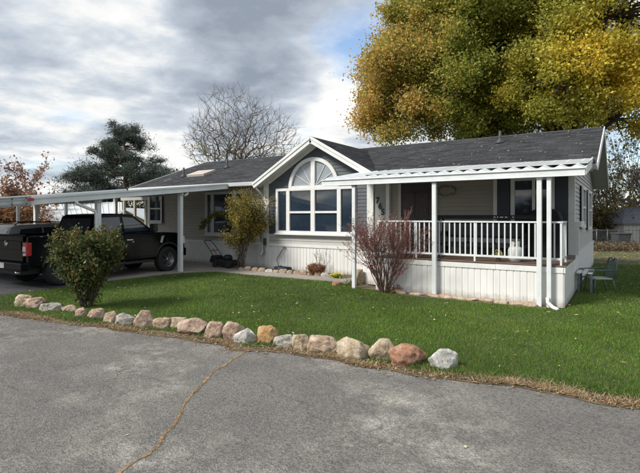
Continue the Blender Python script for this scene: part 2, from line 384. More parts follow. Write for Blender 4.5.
def scatter(poly, n, rs, xr, yr, dens=None):
    P = np.column_stack([rs.uniform(*xr, n), rs.uniform(*yr, n)]); P = P[inpoly(P, poly)]
    if dens is not None: P = P[rs.uniform(size=len(P)) < dens(P)]
    return P
def npnoise(P, sc, seed=0):
    a = seed * 1.7
    return (np.sin(P[:, 0] * sc + a + 1.3 * np.sin(P[:, 1] * sc * .7 + a)) + np.sin(P[:, 1] * sc * 1.3 - a * 2 + 1.1 * np.sin(P[:, 0] * sc * .9)) + np.sin((P[:, 0] + P[:, 1]) * sc * .61 + a)) / 3
def blades(P, h, w, rs, tints, lean=0.45, z=0.012):
    n = len(P); a = rs.uniform(0, 2 * np.pi, n); hh = h * rs.uniform(0.5, 1.25, n); ww = w * rs.uniform(0.7, 1.3, n)
    la = rs.uniform(0, 2 * np.pi, n); ll = hh * rs.uniform(0, 2 * lean, n)
    base = np.column_stack([P, np.full(n, z)]); dx = np.column_stack([np.cos(a) * ww / 2, np.sin(a) * ww / 2, np.zeros(n)])
    tip = base + np.column_stack([np.cos(la) * ll, np.sin(la) * ll, hh])
    return np.stack([base - dx, base + dx, tip], 1).reshape(-1, 3)
def dist(P): return np.hypot(P[:, 0], P[:, 1])
rs = np.random.default_rng(3)
P = scatter(lawn_poly, 1800000, rs, (-12.5, 9), (4.5, 22), lambda P: np.clip((8.0 / dist(P)) ** 2.2, 0, 1) * 0.95)
dd = dist(P); hgt = 0.036 * (1 + 0.35 * npnoise(P, 2.2, 1) + 0.15 * npnoise(P, 9, 4)); wid = 0.0060 * np.clip(dd / 6.5, 1, 3.4)
gt = pick([(0.090, 0.190, 0.018), (0.115, 0.220, 0.022), (0.070, 0.155, 0.018), (0.145, 0.235, 0.030), (0.22, 0.24, 0.07)], len(P), rs, 0.15)
nz = (npnoise(P, 0.9, 2) + 0.6 * npnoise(P, 2.7, 5))[:, None]
dryk = np.clip((P[:, 0] - 0.2) / 4, 0, 0.45)[:, None] + np.clip(nz - 0.62, 0, 0.5) * 0.9
gt = gt * (1 + 0.22 * nz + .12 * npnoise(P, 6.5, 7)[:, None]) * (1 - dryk * .5) + np.array([0.16, 0.155, 0.035]) * dryk * .6
leafy = scatter(lawn_poly, 2200, rs, (-12.5, 9), (4.5, 22))
gt = np.clip(gt, 0, 1); g = np_mesh('lawn_grass', blades(P, hgt, wid, rs, None), 3, grassm, tint=gt); tag(g, 'short green lawn grass between the boulders and the porch', 'grass', kind='stuff')
# dry straw edge along the road
def along(poly, n, rs, jitter):
    pl = np.array(poly); seg = np.hypot(*np.diff(pl, axis=0).T); cum = np.concatenate([[0], np.cumsum(seg)]); t = rs.uniform(0, cum[-1], n)
    x = np.interp(t, cum, pl[:, 0]); y = np.interp(t, cum, pl[:, 1]); return np.column_stack([x, y]) + jitter
ed = [p for p in edge if p[0] > -12.2 and p[0] < 1.5]
n = 24000; off = np.abs(rs.normal(0.0, 0.13, n)); P = along(ed, n, rs, np.column_stack([rs.normal(0, .03, n), off + 0.02]))
keep = rs.uniform(size=n) < np.clip(0.30 + 1.1 * npnoise(P, 3.1, 3) + .5 * npnoise(P, 9, 1) + np.clip((P[:, 0] + 4.2) * .40, -.15, .5), 0.03, 1); P = P[keep]; n = len(P)
st = pick([(0.38, 0.29, 0.16), (0.28, 0.20, 0.115), (0.48, 0.38, 0.23), (0.17, 0.115, 0.07)], n, rs)
o = np_mesh('dry_grass', blades(P, 0.035, 0.012, rs, None, lean=1.6, z=0.008), 3, drym, tint=st); tag(o, 'dry straw-coloured grass clippings along the edge of the asphalt', 'dry grass', kind='stuff')
n = 14000; off = rs.uniform(0.10, 0.58, n); P = along(ed, n, rs, np.column_stack([rs.normal(0, .05, n), off])); P = P[npnoise(P, 2.9, 8) + .4 * npnoise(P, 8, 3) > 0.12 - .9 * (P[:, 1] - np.interp(P[:, 0], [e_[0] for e_ in edge], [e_[1] for e_ in edge]) - .25)]
gt2 = pick([(0.06, 0.15, 0.018), (0.075, 0.18, 0.02), (0.045, .11, .016), (0.20, 0.20, 0.07)], len(P), rs)
o = np_mesh('edge_grass', blades(P, 0.048, 0.007, rs, None, lean=0.8), 3, grassm, tint=gt2); tag(o, 'longer untrimmed green grass around the row of boulders', 'grass', kind='stuff')
# fallen leaves
def litter(name, P, size, cols, label, z=0.05, zf=None, flat=0.75):
    c = np.column_stack([P, np.full(len(P), z) if zf is None else zf]); v = leaf_verts(c, size, rs, flat=flat, aspect=0.48)
    o = np_mesh(name, v, 4, drym, tint=pick(cols, len(P), rs)); tag(o, label, 'leaves', kind='stuff'); return o
tan = [(0.55, 0.42, 0.27), (0.45, 0.33, 0.18), (0.62, 0.52, 0.38), (0.35, 0.22, 0.11)]
P = scatter(lawn_poly, 1000, rs, (-12.5, 9), (4.5, 22)); litter('fallen_leaves', P, 0.035, tan, 'scattered pale fallen leaves lying on the green lawn', z=0.062)
n = 2600; P = along(ed, n, rs, np.column_stack([rs.normal(0, .05, n), rs.normal(0.1, 0.13, n)]))
litter('leaf_litter', P, 0.022, [(0.30, 0.18, 0.09), (0.42, 0.27, 0.15), (0.2, 0.11, 0.06)], 'brown leaf litter along the foot of the boulders', z=0.022)
P = scatter([(-1.0, 17.5), (9, 18), (14, 27), (14, 34), (-2, 30)], 5200, rs, (-2, 14), (17, 34)); litter('yard_leaves', P, 0.07, [(0.22, 0.15, 0.07), (0.30, 0.21, 0.10), (0.14, 0.09, 0.045), (0.36, 0.28, 0.10)], 'thick brown and yellow fallen leaves carpeting the back yard', z=0.03)
P = scatter([(-22, 4), (-12.6, 4.6), (-12.6, 8), (-22, 8)], 60, rs, (-22, -12), (4, 8)); litter('driveway_leaves', P, 0.03, tan, 'few dry leaves blown onto the dark driveway', z=0.02, flat=0.9)
P = scatter([(-9, 1.2), (3, 1.2), (1.5, 5.2), (-2, 5.1), (-5, 4.6), (-9, 4)], 26, rs, (-9, 3), (1.2, 5.4)); litter('road_leaves', P, 0.02, tan, 'few small dry leaves on the asphalt road', z=0.008, flat=0.95)
# crack with dead weeds across the road
cpx = [(117, 478), (128, 464), (150, 446), (166, 428), (178, 412), (186, 402), (197, 390), (206, 382), (216, 373), (226, 366), (233, 360), (243, 354), (250, 350)]
cpts = wob(wob([G(*p) for p in cpx], 5, 0.05), 5, .012)
crk = MB(); cw = [0.005 + 0.030 * abs(noise.noise(Vector((x * 5, y * 5, 1)))) + .016 * abs(noise.noise(Vector((x * 23, y * 23, 3)))) for x, y in cpts]
vs = []
for i, (x, y) in enumerate(cpts):
    a = Vector(cpts[max(i - 1, 0)]); b = Vector(cpts[min(i + 1, len(cpts) - 1)]); t = (b - a).normalized(); q = Vector((-t.y, t.x)) * cw[i]
    vs += [(x + q.x, y + q.y, 0.004), (x - q.x, y - q.y, 0.004)]
crk.add(vs, [(2 * i, 2 * i + 1, 2 * i + 3, 2 * i + 2) for i in range(len(cpts) - 1)])
o = crk.build('road_crack', mat('crack_dirt', (0.10, 0.075, 0.045), 0.95, 0.4, 14, col2=(0.40, 0.25, 0.13), bump=0.01, bscale=50)); o['kind'] = 'structure'
n = 2600; P = along(cpts, n, rs, rs.normal(0, 0.011, (n, 2))); P = P[npnoise(P, 6, 2) > 0.0]
o = np_mesh('crack_weeds', blades(P, 0.006, 0.006, rs, None, lean=3.0, z=0.005), 3, drym, tint=pick([(0.44, 0.34, 0.20), (0.32, 0.22, 0.13), (0.50, 0.40, 0.25), (0.22, 0.12, 0.08)], len(P), rs)); tag(o, 'dead straw-coloured weeds filling the long crack in the road', 'weeds', kind='stuff')

# ------------------------------------------------------------------ boulders
def rock_mat(name, c1, c2, c3):
    m = bpy.data.materials.new(name); m.use_nodes = True; t = m.node_tree; p = t.nodes['Principled BSDF']; p.inputs['Roughness'].default_value = 0.9; p.inputs['Specular IOR Level'].default_value = 0.25
    tcn = t.nodes.new('ShaderNodeTexCoord')
    def noi(sc, det=6, ro=.65):
        n = t.nodes.new('ShaderNodeTexNoise'); t.links.new(tcn.outputs['Object'], n.inputs['Vector']); n.inputs['Scale'].default_value = sc; n.inputs['Detail'].default_value = det; n.inputs['Roughness'].default_value = ro; return n.outputs['Fac']
    r = t.nodes.new('ShaderNodeValToRGB'); t.links.new(noi(7), r.inputs[0]); e = r.color_ramp.elements
    e[0].position = .32; e[0].color = (*c1, 1); e[1].position = .68; e[1].color = (*c3, 1); k = e.new(.5); k.color = (*c2, 1)
    r2 = t.nodes.new('ShaderNodeValToRGB'); t.links.new(noi(38, 4, .8), r2.inputs[0]); r2.color_ramp.elements[0].position = .35; r2.color_ramp.elements[0].color = (.62, .60, .58, 1); r2.color_ramp.elements[1].position = .6; r2.color_ramp.elements[1].color = (1.06, 1.06, 1.06, 1)
    mx = t.nodes.new('ShaderNodeMix'); mx.data_type = 'RGBA'; mx.blend_type = 'MULTIPLY'; mx.inputs[0].default_value = 1
    t.links.new(r.outputs[0], mx.inputs[6]); t.links.new(r2.outputs[0], mx.inputs[7]); t.links.new(mx.outputs[2], p.inputs['Base Color'])
    b = t.nodes.new('ShaderNodeBump'); b.inputs['Distance'].default_value = .025; t.links.new(noi(16, 8, .7), b.inputs['Height']); t.links.new(b.outputs[0], p.inputs['Normal'])
    return m
RM = {
 'tan': rock_mat('tan_stone', (0.33, 0.23, 0.16), (0.50, 0.38, 0.28), (0.66, 0.57, 0.46)),
 'pink': rock_mat('pink_stone', (0.26, 0.175, 0.13), (0.48, 0.35, 0.27), (0.68, 0.59, 0.50)),
 'grey': rock_mat('grey_stone', (0.24, 0.21, 0.17), (0.42, 0.40, 0.36), (0.60, 0.58, 0.54)),
 'gold': rock_mat('golden_stone', (0.38, 0.21, 0.09), (0.52, 0.33, 0.15), (0.62, 0.47, 0.29)),
 'cream': rock_mat('cream_stone', (0.33, 0.24, 0.16), (0.52, 0.43, 0.31), (0.66, 0.60, 0.50)),
 'red': rock_mat('red_sandstone', (0.28, 0.14, 0.085), (0.42, 0.23, 0.15), (0.55, 0.38, 0.28)),
 'white': rock_mat('white_stone', (0.38, 0.37, 0.34), (0.58, 0.57, 0.54), (0.74, 0.73, 0.70)),
}
def boulder(x, y, w, dpt, h, seed, m, label, group, name='boulder', tilt=0.0, point=0.0, sub=5, yaw=0, cat='boulder'):
    r = random.Random(seed); bm_ = bmesh.new(); bmesh.ops.create_icosphere(bm_, subdivisions=sub, radius=1.0)
    cuts = []
    for i in range(15):
        v = Vector((r.gauss(0, 1), r.gauss(0, 1), r.gauss(0, 0.8))).normalized(); cuts.append((v, r.uniform(0.66, 0.95)))
    cuts.append((Vector((0, 0, 1)), r.uniform(.7, .9)))
    for v in bm_.verts:
        co = v.co.copy(); n_ = noise.noise(co * 1.1 + Vector((seed * 3.1, 0, 0))); co *= 1 + 0.22 * n_
        for (nv, dd_) in cuts:
            e_ = co.dot(nv) - dd_
            if e_ > 0: co -= nv * e_ * 0.93
        co *= 1 + 0.09 * noise.noise(co * 3.2 + Vector((0, seed, 0))) + 0.03 * noise.noise(co * 9 + Vector((seed, 0, 0))) + .016 * noise.noise(co * 20) - .05 * max(0, .25 - abs(noise.noise(co * 2.2 + Vector((0, 0, seed)))))
        if point: f = max(0, 1 - point * max(0, co.z)); co.x *= f; co.y *= f
        v.co = co
    xs = [v.co.x for v in bm_.verts]; ys = [v.co.y for v in bm_.verts]; zs = [v.co.z for v in bm_.verts]
    cx, cy = (max(xs) + min(xs)) / 2, (max(ys) + min(ys)) / 2
    for v in bm_.verts:
        c = v.co; v.co = Vector(((c.x - cx) / (max(xs) - min(xs)) * w, (c.y - cy) / (max(ys) - min(ys)) * dpt, (c.z - min(zs)) / (max(zs) - min(zs)) * h * 1.42 - 0.42 * h))
    bmesh.ops.rotate(bm_, verts=bm_.verts, cent=(0, 0, 0), matrix=Matrix.Rotation(tilt, 3, 'Y'))
    for f in bm_.faces: f.smooth = True
    me = bpy.data.meshes.new(name); bm_.to_mesh(me); bm_.free()
    o = link_obj(name, me, m); o.location = (x, y, 0.0); o.rotation_euler.z = YAW + yaw
    tag(o, label, cat, group); return o
rocks = [ # px left, px right, top, base, material, seed, tilt, point, label
 (15, 32, 295, 308, 'cream', 1, .25, 0, 'pale pinkish boulder at the far left end of the row by the driveway'),
 (26, 46, 298, 310, 'pink', 2, -.1, 0, 'low mauve boulder leaning on the far left end boulder of the row'),
 (40, 51, 304, 313, 'grey', 3, 0, 0, 'small grey stone just right of the low mauve boulder'),
 (48, 62, 303.5, 313, 'grey', 24, .1, 0, 'flat pale grey boulder left of the rose bush, touching a smaller grey stone'),
 (62, 76, 305.5, 313.5, 'pink', 4, .1, 0, 'low pale pink stone in front of the left side of the rose bush'),
 (76, 87, 308, 318.5, 'pink', 5, 0, .1, 'small brownish pink stone at the foot of the rose bush'),
 (87.5, 105, 309, 320.5, 'pink', 6, 0, 0, 'rounded smooth pink tan boulder in front of the right side of the rose bush'),
 (104, 119, 312, 324.5, 'tan', 7, -.2, .1, 'tan wedge stone leaning against a pale grey one right of the rose bush'),
 (115, 135, 314, 327, 'grey', 8, .1, 0, 'pale grey white boulder with yellow streak beside the upright triangular one'),
 (135, 153.5, 309.5, 328.5, 'pink', 9, 0, .35, 'tall upright pointed pink tan boulder, highest in the left half of the row'),
 (153, 170, 318, 330.5, 'tan', 10, 0, 0, 'small mossy tan stone just right of the tall pointed boulder'),
 (166, 187, 318, 330, 'cream', 11, -.05, 0, 'low cream boulder between the mossy stone and the long flat-topped one'),
 (180, 208.5, 319, 336, 'pink', 12, -.1, 0, 'long flat-topped pinkish boulder sloping up to the right'),
 (205, 225, 322, 339, 'pink', 13, 0, 0, 'squarish brown mauve boulder right of the long flat-topped one'),
 (223, 245, 322, 341, 'pink', 14, 0, 0, 'round pitted pinkish boulder left of the white wedge by the crack'),
 (237, 258, 330, 345, 'white', 15, -.45, 0, 'white thin wedge-shaped stone tilted up towards the golden boulder'),
 (257, 278, 326, 345, 'gold', 16, 0, .2, 'golden orange boulder near the top of the road crack'),
 (274, 295, 336, 349, 'grey', 17, -.1, 0, 'low grey white stone right of the golden boulder'),
 (292, 309, 334, 351, 'cream', 18, 0, .1, 'small rounded cream boulder left of the flat brown-sided one'),
 (308, 337, 337, 354, 'tan', 19, 0, 0, 'wide boulder with flat pale top and brown side, mid row'),
 (337, 370.5, 339, 361, 'cream', 20, .1, 0, 'large pale cream boulder left of the peaked one'),
 (369, 395, 339, 361.5, 'cream', 21, 0, .25, 'peaked cream tan boulder touching the red sandstone one'),
 (390, 425, 345, 367.5, 'red', 22, 0, 0, 'large red orange sandstone boulder, second from right of the row'),
 (429, 457, 349.5, 371, 'white', 23, .08, 0, 'blocky white grey boulder standing alone at the right end of the row'),
]
for (a, b, t_, bs, m_, sd_, tl, pt, lab) in rocks:
    bs_ = bs - 1.0; d = FOC * CH / (bs_ - HY); w = (b - a) / FOC * d; h = (bs - t_) / FOC * d * 0.97
    dp = w * random.uniform(.6, .75); d2 = d + dp * 0.35
    x, y = D((a + b) / 2, d2); boulder(x, y, w * 1.12, dp, h * .93, sd_, RM[m_], lab, 'boulders edging the lawn', tilt=tl, point=pt)
# small rocks edging the planting bed
ORD = ['leftmost', 'second', 'third', 'fourth', 'fifth', 'sixth', 'seventh', 'eighth', 'ninth', 'tenth', 'eleventh', 'twelfth', 'thirteenth', 'last']
BM = ['pink', 'cream', 'pink', 'tan', 'white', 'cream', 'pink', 'pink', 'tan', 'pink', 'cream', 'pink', 'white', 'cream']; BC = {'pink': 'pinkish', 'cream': 'cream', 'tan': 'tan', 'white': 'whitish'}
bed = [(241, 271), (248, 271.5), (255, 272), (262, 272.5), (269, 273), (276, 273.5), (283, 274), (290, 275), (297, 275.5), (304, 276), (311, 276.5), (318, 277), (325, 277.5), (333, 278.5)]
for i, (px, py) in enumerate(bed):
    d = FOC * CH / (py - HY); w = 8.5 / FOC * d * random.uniform(.8, 1.1); x, y = D(px, d + .1)
    boulder(x, y, w, w * .7, w * random.uniform(.45, .7), 60 + i, RM[BM[i]], f'small {BC[BM[i]]} stone, {ORD[i]} from the left in the low border behind the walkway', 'small stones bordering the bed', name='border_stone', sub=3, cat='stone')
x, y = G(337, 286); boulder(x, y, .28, .2, .14, 91, RM['red'], 'small salmon pink stone on the grass left of the porch post', None, name='stone', sub=3, cat='stone')
x, y = G(358, 284); boulder(x, y, .36, .3, .42, 92, RM['tan'], 'tan upright boulder behind the porch post beside the red-twigged bush', None, name='boulder', sub=3)
# flat stones in front of the porch skirt
fls = [(398, 294.5, 16), (416, 294.8, 15), (433, 294.6, 13), (446, 295.5, 14), (459, 297.5, 14), (472, 299.2, 14), (486, 300.2, 15), (501, 301, 14), (516, 301.8, 15), (530, 302.3, 13)]
for i, (px, py, w_) in enumerate(fls):
    d = FOC * CH / (py - HY); w = w_ / FOC * d; k_ = (px - 320) / FOC; y = 10.60; x = (FX + RX * k_) * y / (FY + RY * k_)
    boulder(x, y, w * 1.05, .22, .075 if i % 3 else .105, 70 + i, RM[['tan', 'cream', 'tan'][i % 3]], f'flat tan edging stone, {ORD[i] if i < 9 else "rightmost"}{" counted from the left" if 0 < i < 9 else ""} in the row along the porch skirting', 'flat stones along the porch skirting', name='edging_stone', sub=3, yaw=-YAW, cat='stone')

# ------------------------------------------------------------------ house
HX0, HX1, HY0, HY1 = -17.68, -1.05, 13.1, 21.3
RIDGE_Y, RIDGE_Z, EAVE_Y, EAVE_Z, SL = 17.1, 4.68, 12.7, 3.14, 0.35
house = root('manufactured_house', 'single storey cream and slate blue manufactured house with arched window gable and dark shingle roof', 'house', (-9.4, 17.2, 0))
GX, GZ, GS, GY = -8.6, 4.50, 0.575, 12.58     # cross gable
def mainz(y): return EAVE_Z + SL * (y - EAVE_Y)
B('wall', lightgrey, house, HX0 + .04, HX1 - .04, HY0 + .04, HY1 - .04, 0.86, 2.99)
# gable end wall top (both ends)
for x0, x1 in ((HX0 + .04, HX0 + .16), (HX1 - .16, HX1 - .04)):
    MB().prism([(HY0 + .04, 2.98), (HY1 - .04, 2.98), (HY1 - .04, 3.0), (RIDGE_Y, RIDGE_Z - .17), (HY0 + .04, 3.05)], x0, x1, 'x').build('gable_wall', lightgrey, house)
def siding(name, o0, u, nrm, z0, z1, lim, m, exp=0.115, proud=0.028):
    mb = MB(); z = z0; u = Vector(u); nrm = Vector(nrm); o0 = Vector(o0)
    while z < z1 - 0.01:
        zt = min(z + exp, z1); a, b = lim(z); a2, b2 = lim(zt)
        if b - a > 0.02:
            P_ = lambda uu, zz, q: o0 + u * uu + nrm * q + Vector((0, 0, zz))
            zg = zt - 0.010 if zt < z1 else zt
            vs = [P_(a, z, proud), P_(b, z, proud), P_(b2, zg, 0.012), P_(a2, zg, 0.012), P_(a, z, 0.0), P_(b, z, 0.0), P_(b2, zg, 0.0), P_(a2, zg, 0.0)]
            mb.add(vs, [(0, 1, 2, 3), (4, 5, 1, 0), (3, 2, 6, 7)])
        z = zt
    return mb.build(name, m, house, stuff=True, fix=False)
def ribs(z0, z1, p0, p1, nrm, m, name, parent, pitch=0.13, zf=None):
    """vertical ribbed skirting with V grooves"""
    p0 = Vector(p0); p1 = Vector(p1); L = (p1 - p0).length; u = (p1 - p0) / L; nrm = Vector(nrm); k = max(1, int(L / pitch)); pt = L / k; mb = MB(); rr = random.Random(int(L * 100))
    for i in range(k):
        pr = 0.012 + rr.uniform(-.002, .003)
        for (a, b, qa, qb) in ((0, .10, 0, pr), (.10, .86, pr, pr * 1.0), (.86, .93, pr, 0.0), (.93, 1, 0, 0)):
            A = p0 + u * (i + a) * pt + nrm * qa; Bb = p0 + u * (i + b) * pt + nrm * qb
            mb.add([(A.x, A.y, z0), (Bb.x, Bb.y, z0), (Bb.x, Bb.y, z1), (A.x, A.y, z1)], [(0, 1, 2, 3)])
    return mb.build(name, m, parent, stuff=True, fix=False)
SK = 0.93
# left front wall, porch wall, side wall
siding('siding', (0, HY0 + .04, 0), (1, 0, 0), (0, -1, 0), SK, 3.05, lambda z: (HX0, -10.95), cream)
siding('siding', (0, HY0 + .04, 0), (1, 0, 0), (0, -1, 0), 0.9, 3.12, lambda z: (-6.55, HX1), cream)
siding('siding', (HX1 - .04, 0, 0), (0, 1, 0), (1, 0, 0), SK, 4.6, lambda z: (HY0 if z < 3.1 else HY0 + (z - 3.1) / SL + .0, HY1 if z < 3.0 else HY1 - (z - 3.0) / SL * .93), lightgrey)
siding('siding', (HX0 + .04, 0, 0), (0, 1, 0), (-1, 0, 0), SK, 4.6, lambda z: (HY0 if z < 3.1 else HY0 + (z - 3.1) / SL, HY1 if z < 3.0 else HY1 - (z - 3.0) / SL * .93), cream)
# gable bay wall, pushed slightly forward
GW = HY0 - 0.08
MB().prism([(-10.9, .86), (-6.55, .86), (-6.55, 3.12), (GX, 4.42), (-10.9, 3.12)], GW, HY0 + .1, 'y').build('bay_wall', lightgrey, house)
siding('siding', (0, GW, 0), (1, 0, 0), (0, -1, 0), SK, 1.28, lambda z: (-10.9, -6.55), lightgrey)
siding('siding', (0, GW, 0), (1, 0, 0), (0, -1, 0), 1.28, 4.42, lambda z: (-10.72, -6.72) if z < 3.06 else (GX - (4.44 - z) / GS + .05, GX + (4.44 - z) / GS - .05), bluegrey)
B('corner_board', white, house, -10.93, -10.70, GW - .045, GW + .06, SK, 3.06)
B('corner_board', white, house, -6.74, -6.52, GW - .045, GW + .06, SK, 3.02)
B('corner_board', white, house, HX1 - .13, HX1 + .014, HY0 - .005, HY0 + .14, SK, 2.98)
B('corner_board', white, house, HX0 - .014, HX0 + .12, HY0 - .005, HY0 + .14, SK, 2.98)
# skirting
ribs(0.0, SK - .1, (HX0, HY0 + .02, 0), (-10.92, HY0 + .02, 0), (0, -1, 0), skirtm, 'skirting', house)
ribs(0.0, SK - .1, (-10.92, GW, 0), (-6.5, GW, 0), (0, -1, 0), skirtm, 'skirting', house)
ribs(0.0, SK - .1, (HX1, HY0 - .0, 0), (HX1, HY1, 0), (1, 0, 0), skirtm, 'skirting', house, pitch=.2)
ribs(0.0, SK - .1, (HX0, HY0, 0), (HX0, HY1, 0), (-1, 0, 0), skirtm, 'skirting', house, pitch=.2)
B('skirt_backing', skirtm, house, HX0 + .02, HX1 - .02, HY0 + .03, HY1 - .02, -.02, .87)
B('trim_board', white, house, HX0, -10.93, HY0 - .012, HY0 + .03, SK - .1, SK)
B('trim_board', white, house, -10.93, -6.5, GW - .035, GW + .01, SK - .1, SK)
B('trim_board', white, house, HX1 - .01, HX1 + .022, HY0 + .15, HY1, SK - .1, SK)
# roofs
def shingle_mat():
    m = bpy.data.materials.new('dark_asphalt_shingles'); m.use_nodes = True; t = m.node_tree; p = t.nodes['Principled BSDF']; p.inputs['Roughness'].default_value = 0.92; p.inputs['Specular IOR Level'].default_value = .2
    at = t.nodes.new('ShaderNodeAttribute'); at.attribute_name = 'tint'; tcn = t.nodes.new('ShaderNodeTexCoord')
    n1_ = t.nodes.new('ShaderNodeTexNoise'); n1_.inputs['Scale'].default_value = 120; n1_.inputs['Detail'].default_value = 3; t.links.new(tcn.outputs['Object'], n1_.inputs['Vector'])
    r = t.nodes.new('ShaderNodeValToRGB'); t.links.new(n1_.outputs['Fac'], r.inputs[0]); r.color_ramp.elements[0].position = .3; r.color_ramp.elements[1].position = .7; r.color_ramp.elements[0].color = (.6, .6, .6, 1); r.color_ramp.elements[1].color = (1.4, 1.4, 1.4, 1)
    n2__ = t.nodes.new('ShaderNodeTexNoise'); n2__.inputs['Scale'].default_value = .9; n2__.inputs['Detail'].default_value = 5; t.links.new(tcn.outputs['Object'], n2__.inputs['Vector'])
    r2 = t.nodes.new('ShaderNodeValToRGB'); t.links.new(n2__.outputs['Fac'], r2.inputs[0]); r2.color_ramp.elements[0].position = .35; r2.color_ramp.elements[1].position = .7; r2.color_ramp.elements[0].color = (.85, .85, .87, 1); r2.color_ramp.elements[1].color = (1.2, 1.18, 1.15, 1)
    a = t.nodes.new('ShaderNodeMix'); a.data_type = 'RGBA'; a.blend_type = 'MULTIPLY'; a.inputs[0].default_value = 1; t.links.new(at.outputs['Color'], a.inputs[6]); t.links.new(r.outputs[0], a.inputs[7])
    b = t.nodes.new('ShaderNodeMix'); b.data_type = 'RGBA'; b.blend_type = 'MULTIPLY'; b.inputs[0].default_value = 1; t.links.new(a.outputs[2], b.inputs[6]); t.links.new(r2.outputs[0], b.inputs[7])
    t.links.new(b.outputs[2], p.inputs['Base Color']); return m
shing = shingle_mat()
def shingles(el, er, rr_, rl, parent, name='shingles', exp=0.15, tab=0.34):
    """courses of separate overlapping tabs between eave (el,er) and ridge (rl,rr_)"""
    el, er, rr_, rl = map(Vector, (el, er, rr_, rl)); nrm = (er - el).cross(rl - el).normalized()
    if nrm.z < 0: nrm = -nrm
    L = max((rl - el).length, (rr_ - er).length); k = int(L / exp); V = []; T = []; r = random.Random(int(L * 97)); 
    for i in range(k):
        a = i / k; b = (i + 1.12) / k; b = min(b, 1.0)
        la, ra, lb, rb = el.lerp(rl, a), er.lerp(rr_, a), el.lerp(rl, b), er.lerp(rr_, b); w = (ra - la).length
        m_ = max(1, int(w / tab)); off = (i % 2) * .5 + r.uniform(-.1, .1)
        for j in range(-1, m_ + 1):
            s0 = max(0, (j + off) / m_); s1 = min(1, (j + 1 + off) / m_)
            if s1 - s0 < .001: continue
            h = .010 + r.uniform(0, .006)
            c = [la.lerp(ra, s0) + nrm * h, la.lerp(ra, s1 - .0015) + nrm * h, lb.lerp(rb, s1 - .0015) + nrm * .003, lb.lerp(rb, s0) + nrm * .003]
            c2 = [la.lerp(ra, s0), la.lerp(ra, s1), c[1], c[0]]
            V += c + c2; g_ = r.choice([.038, .047, .057, .070, .052]); T += [(g_, g_ * 1.03, g_ * 1.12)] * 2
    o = np_mesh(name, np.array([tuple(v) for v in V]), 4, shing, parent, tint=np.array(T)); o['kind'] = 'stuff'; return o
roof = MB()
RX0, RX1 = -18.35, -0.55
th = .14
CUTY = 13.16
for (a, b, ys) in ((RX0, -11.06, EAVE_Y), (-11.06, -6.16, CUTY), (-6.16, RX1, EAVE_Y)):
    zs = mainz(ys); roof.prism([(ys, zs - th), (ys, zs - .012), (RIDGE_Y, RIDGE_Z - .012), (21.6, 3.10), (21.6, 3.10 - th), (RIDGE_Y, RIDGE_Z - th)], a, b, 'x')
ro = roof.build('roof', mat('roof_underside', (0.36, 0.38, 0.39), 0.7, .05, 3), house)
for (a, b, ys) in ((RX0, -11.06, EAVE_Y), (-11.06, -6.16, EAVE_Y + .15 * 3.0 * .9439), (-6.16, RX1, EAVE_Y)):
    shingles((a, ys, mainz(ys)), (b, ys, mainz(ys)), (b, RIDGE_Y, RIDGE_Z), (a, RIDGE_Y, RIDGE_Z), ro)
shingles((RX1, 21.6, 3.12), (RX0, 21.6, 3.12), (RX0, RIDGE_Y, RIDGE_Z), (RX1, RIDGE_Y, RIDGE_Z), ro)
rc = MB(); 
for i in range(int((RX1 - RX0) / .3)):
    x = RX0 + i * .3; rc.add([(x, RIDGE_Y - .14, RIDGE_Z - .03), (x + .3, RIDGE_Y - .14, RIDGE_Z - .035), (x + .3, RIDGE_Y, RIDGE_Z + .02), (x, RIDGE_Y, RIDGE_Z + .028), (x, RIDGE_Y + .14, RIDGE_Z - .03), (x + .3, RIDGE_Y + .14, RIDGE_Z - .035)], [(0, 1, 2, 3), (3, 2, 5, 4)])
rc.build('ridge_cap', mat('ridge_shingle', (.05, .052, .058), .9, .25, 4), ro, stuff=True, fix=False)
# rake boards right end + left end
for x in (RX1, RX0):
    s_ = 1 if x == RX1 else -1
    MB().beam((x + s_ * .012, EAVE_Y - .03, EAVE_Z - .075), (x + s_ * .012, RIDGE_Y, RIDGE_Z - .065), .026, .19).build('rake_board', white, ro)
    MB().beam((x + s_ * .012, RIDGE_Y, RIDGE_Z - .065), (x + s_ * .012, 21.62, 3.02), .026, .19).build('rake_board', white, ro)
# gable roof
def gz(x): return GZ - GS * abs(x - GX)
EXL, EXR = -11.08, -6.14
yR = EAVE_Y + (GZ - EAVE_Z) / SL; yE = EAVE_Y + max(0, (gz(EXL) - EAVE_Z) / SL) + .05
for ex, s_ in ((EXL, -1), (EXR, 1)):
    e0, e1, r1, r0 = (ex, GY, gz(ex)), (ex, yE, gz(ex)), (GX, yR, GZ), (GX, GY, GZ)
    mb = MB(); mb.add([e0, e1, r1, r0] + [(p[0], p[1], p[2] - .13) for p in (e0, e1, r1, r0)], [(0, 1, 2, 3), (7, 6, 5, 4), (0, 3, 7, 4), (0, 4, 5, 1)])
    gr = mb.build('gable_roof', shing if False else mat('roof_deck', (.05, .05, .055), .9, .1, 5), house)
    shingles((ex, GY, gz(ex) + .004), (ex, yE, gz(ex) + .004), (GX, yR, GZ + .004), (GX, GY, GZ + .004), gr)
    # white rake: outer board, shadow board, trim
    MB().beam((ex - s_ * 0 , GY - .012, gz(ex) - .10), (GX, GY - .012, GZ - .10 + .0), .03, .20, up=(0, 0, 1)).build('rake_board', white, gr)
    MB().beam((ex, GY - .037, gz(ex) - .035), (GX, GY - .037, GZ - .035), .03, .075).build('rake_trim', white, gr)
    MB().add([(ex + s_ * .0, GY, gz(ex) - .135), (GX, GY, GZ - .135), (GX, GW, GZ - .135), (ex, GW, gz(ex) - .135)], [(0, 1, 2, 3)]).build('soffit', white, gr)
    # frieze
    MB().beam((ex - s_ * .25, GW - .03, gz(ex - s_ * .25) - .20), (GX, GW - .03, GZ - .20), .03, .12).build('frieze_board', white, gr)
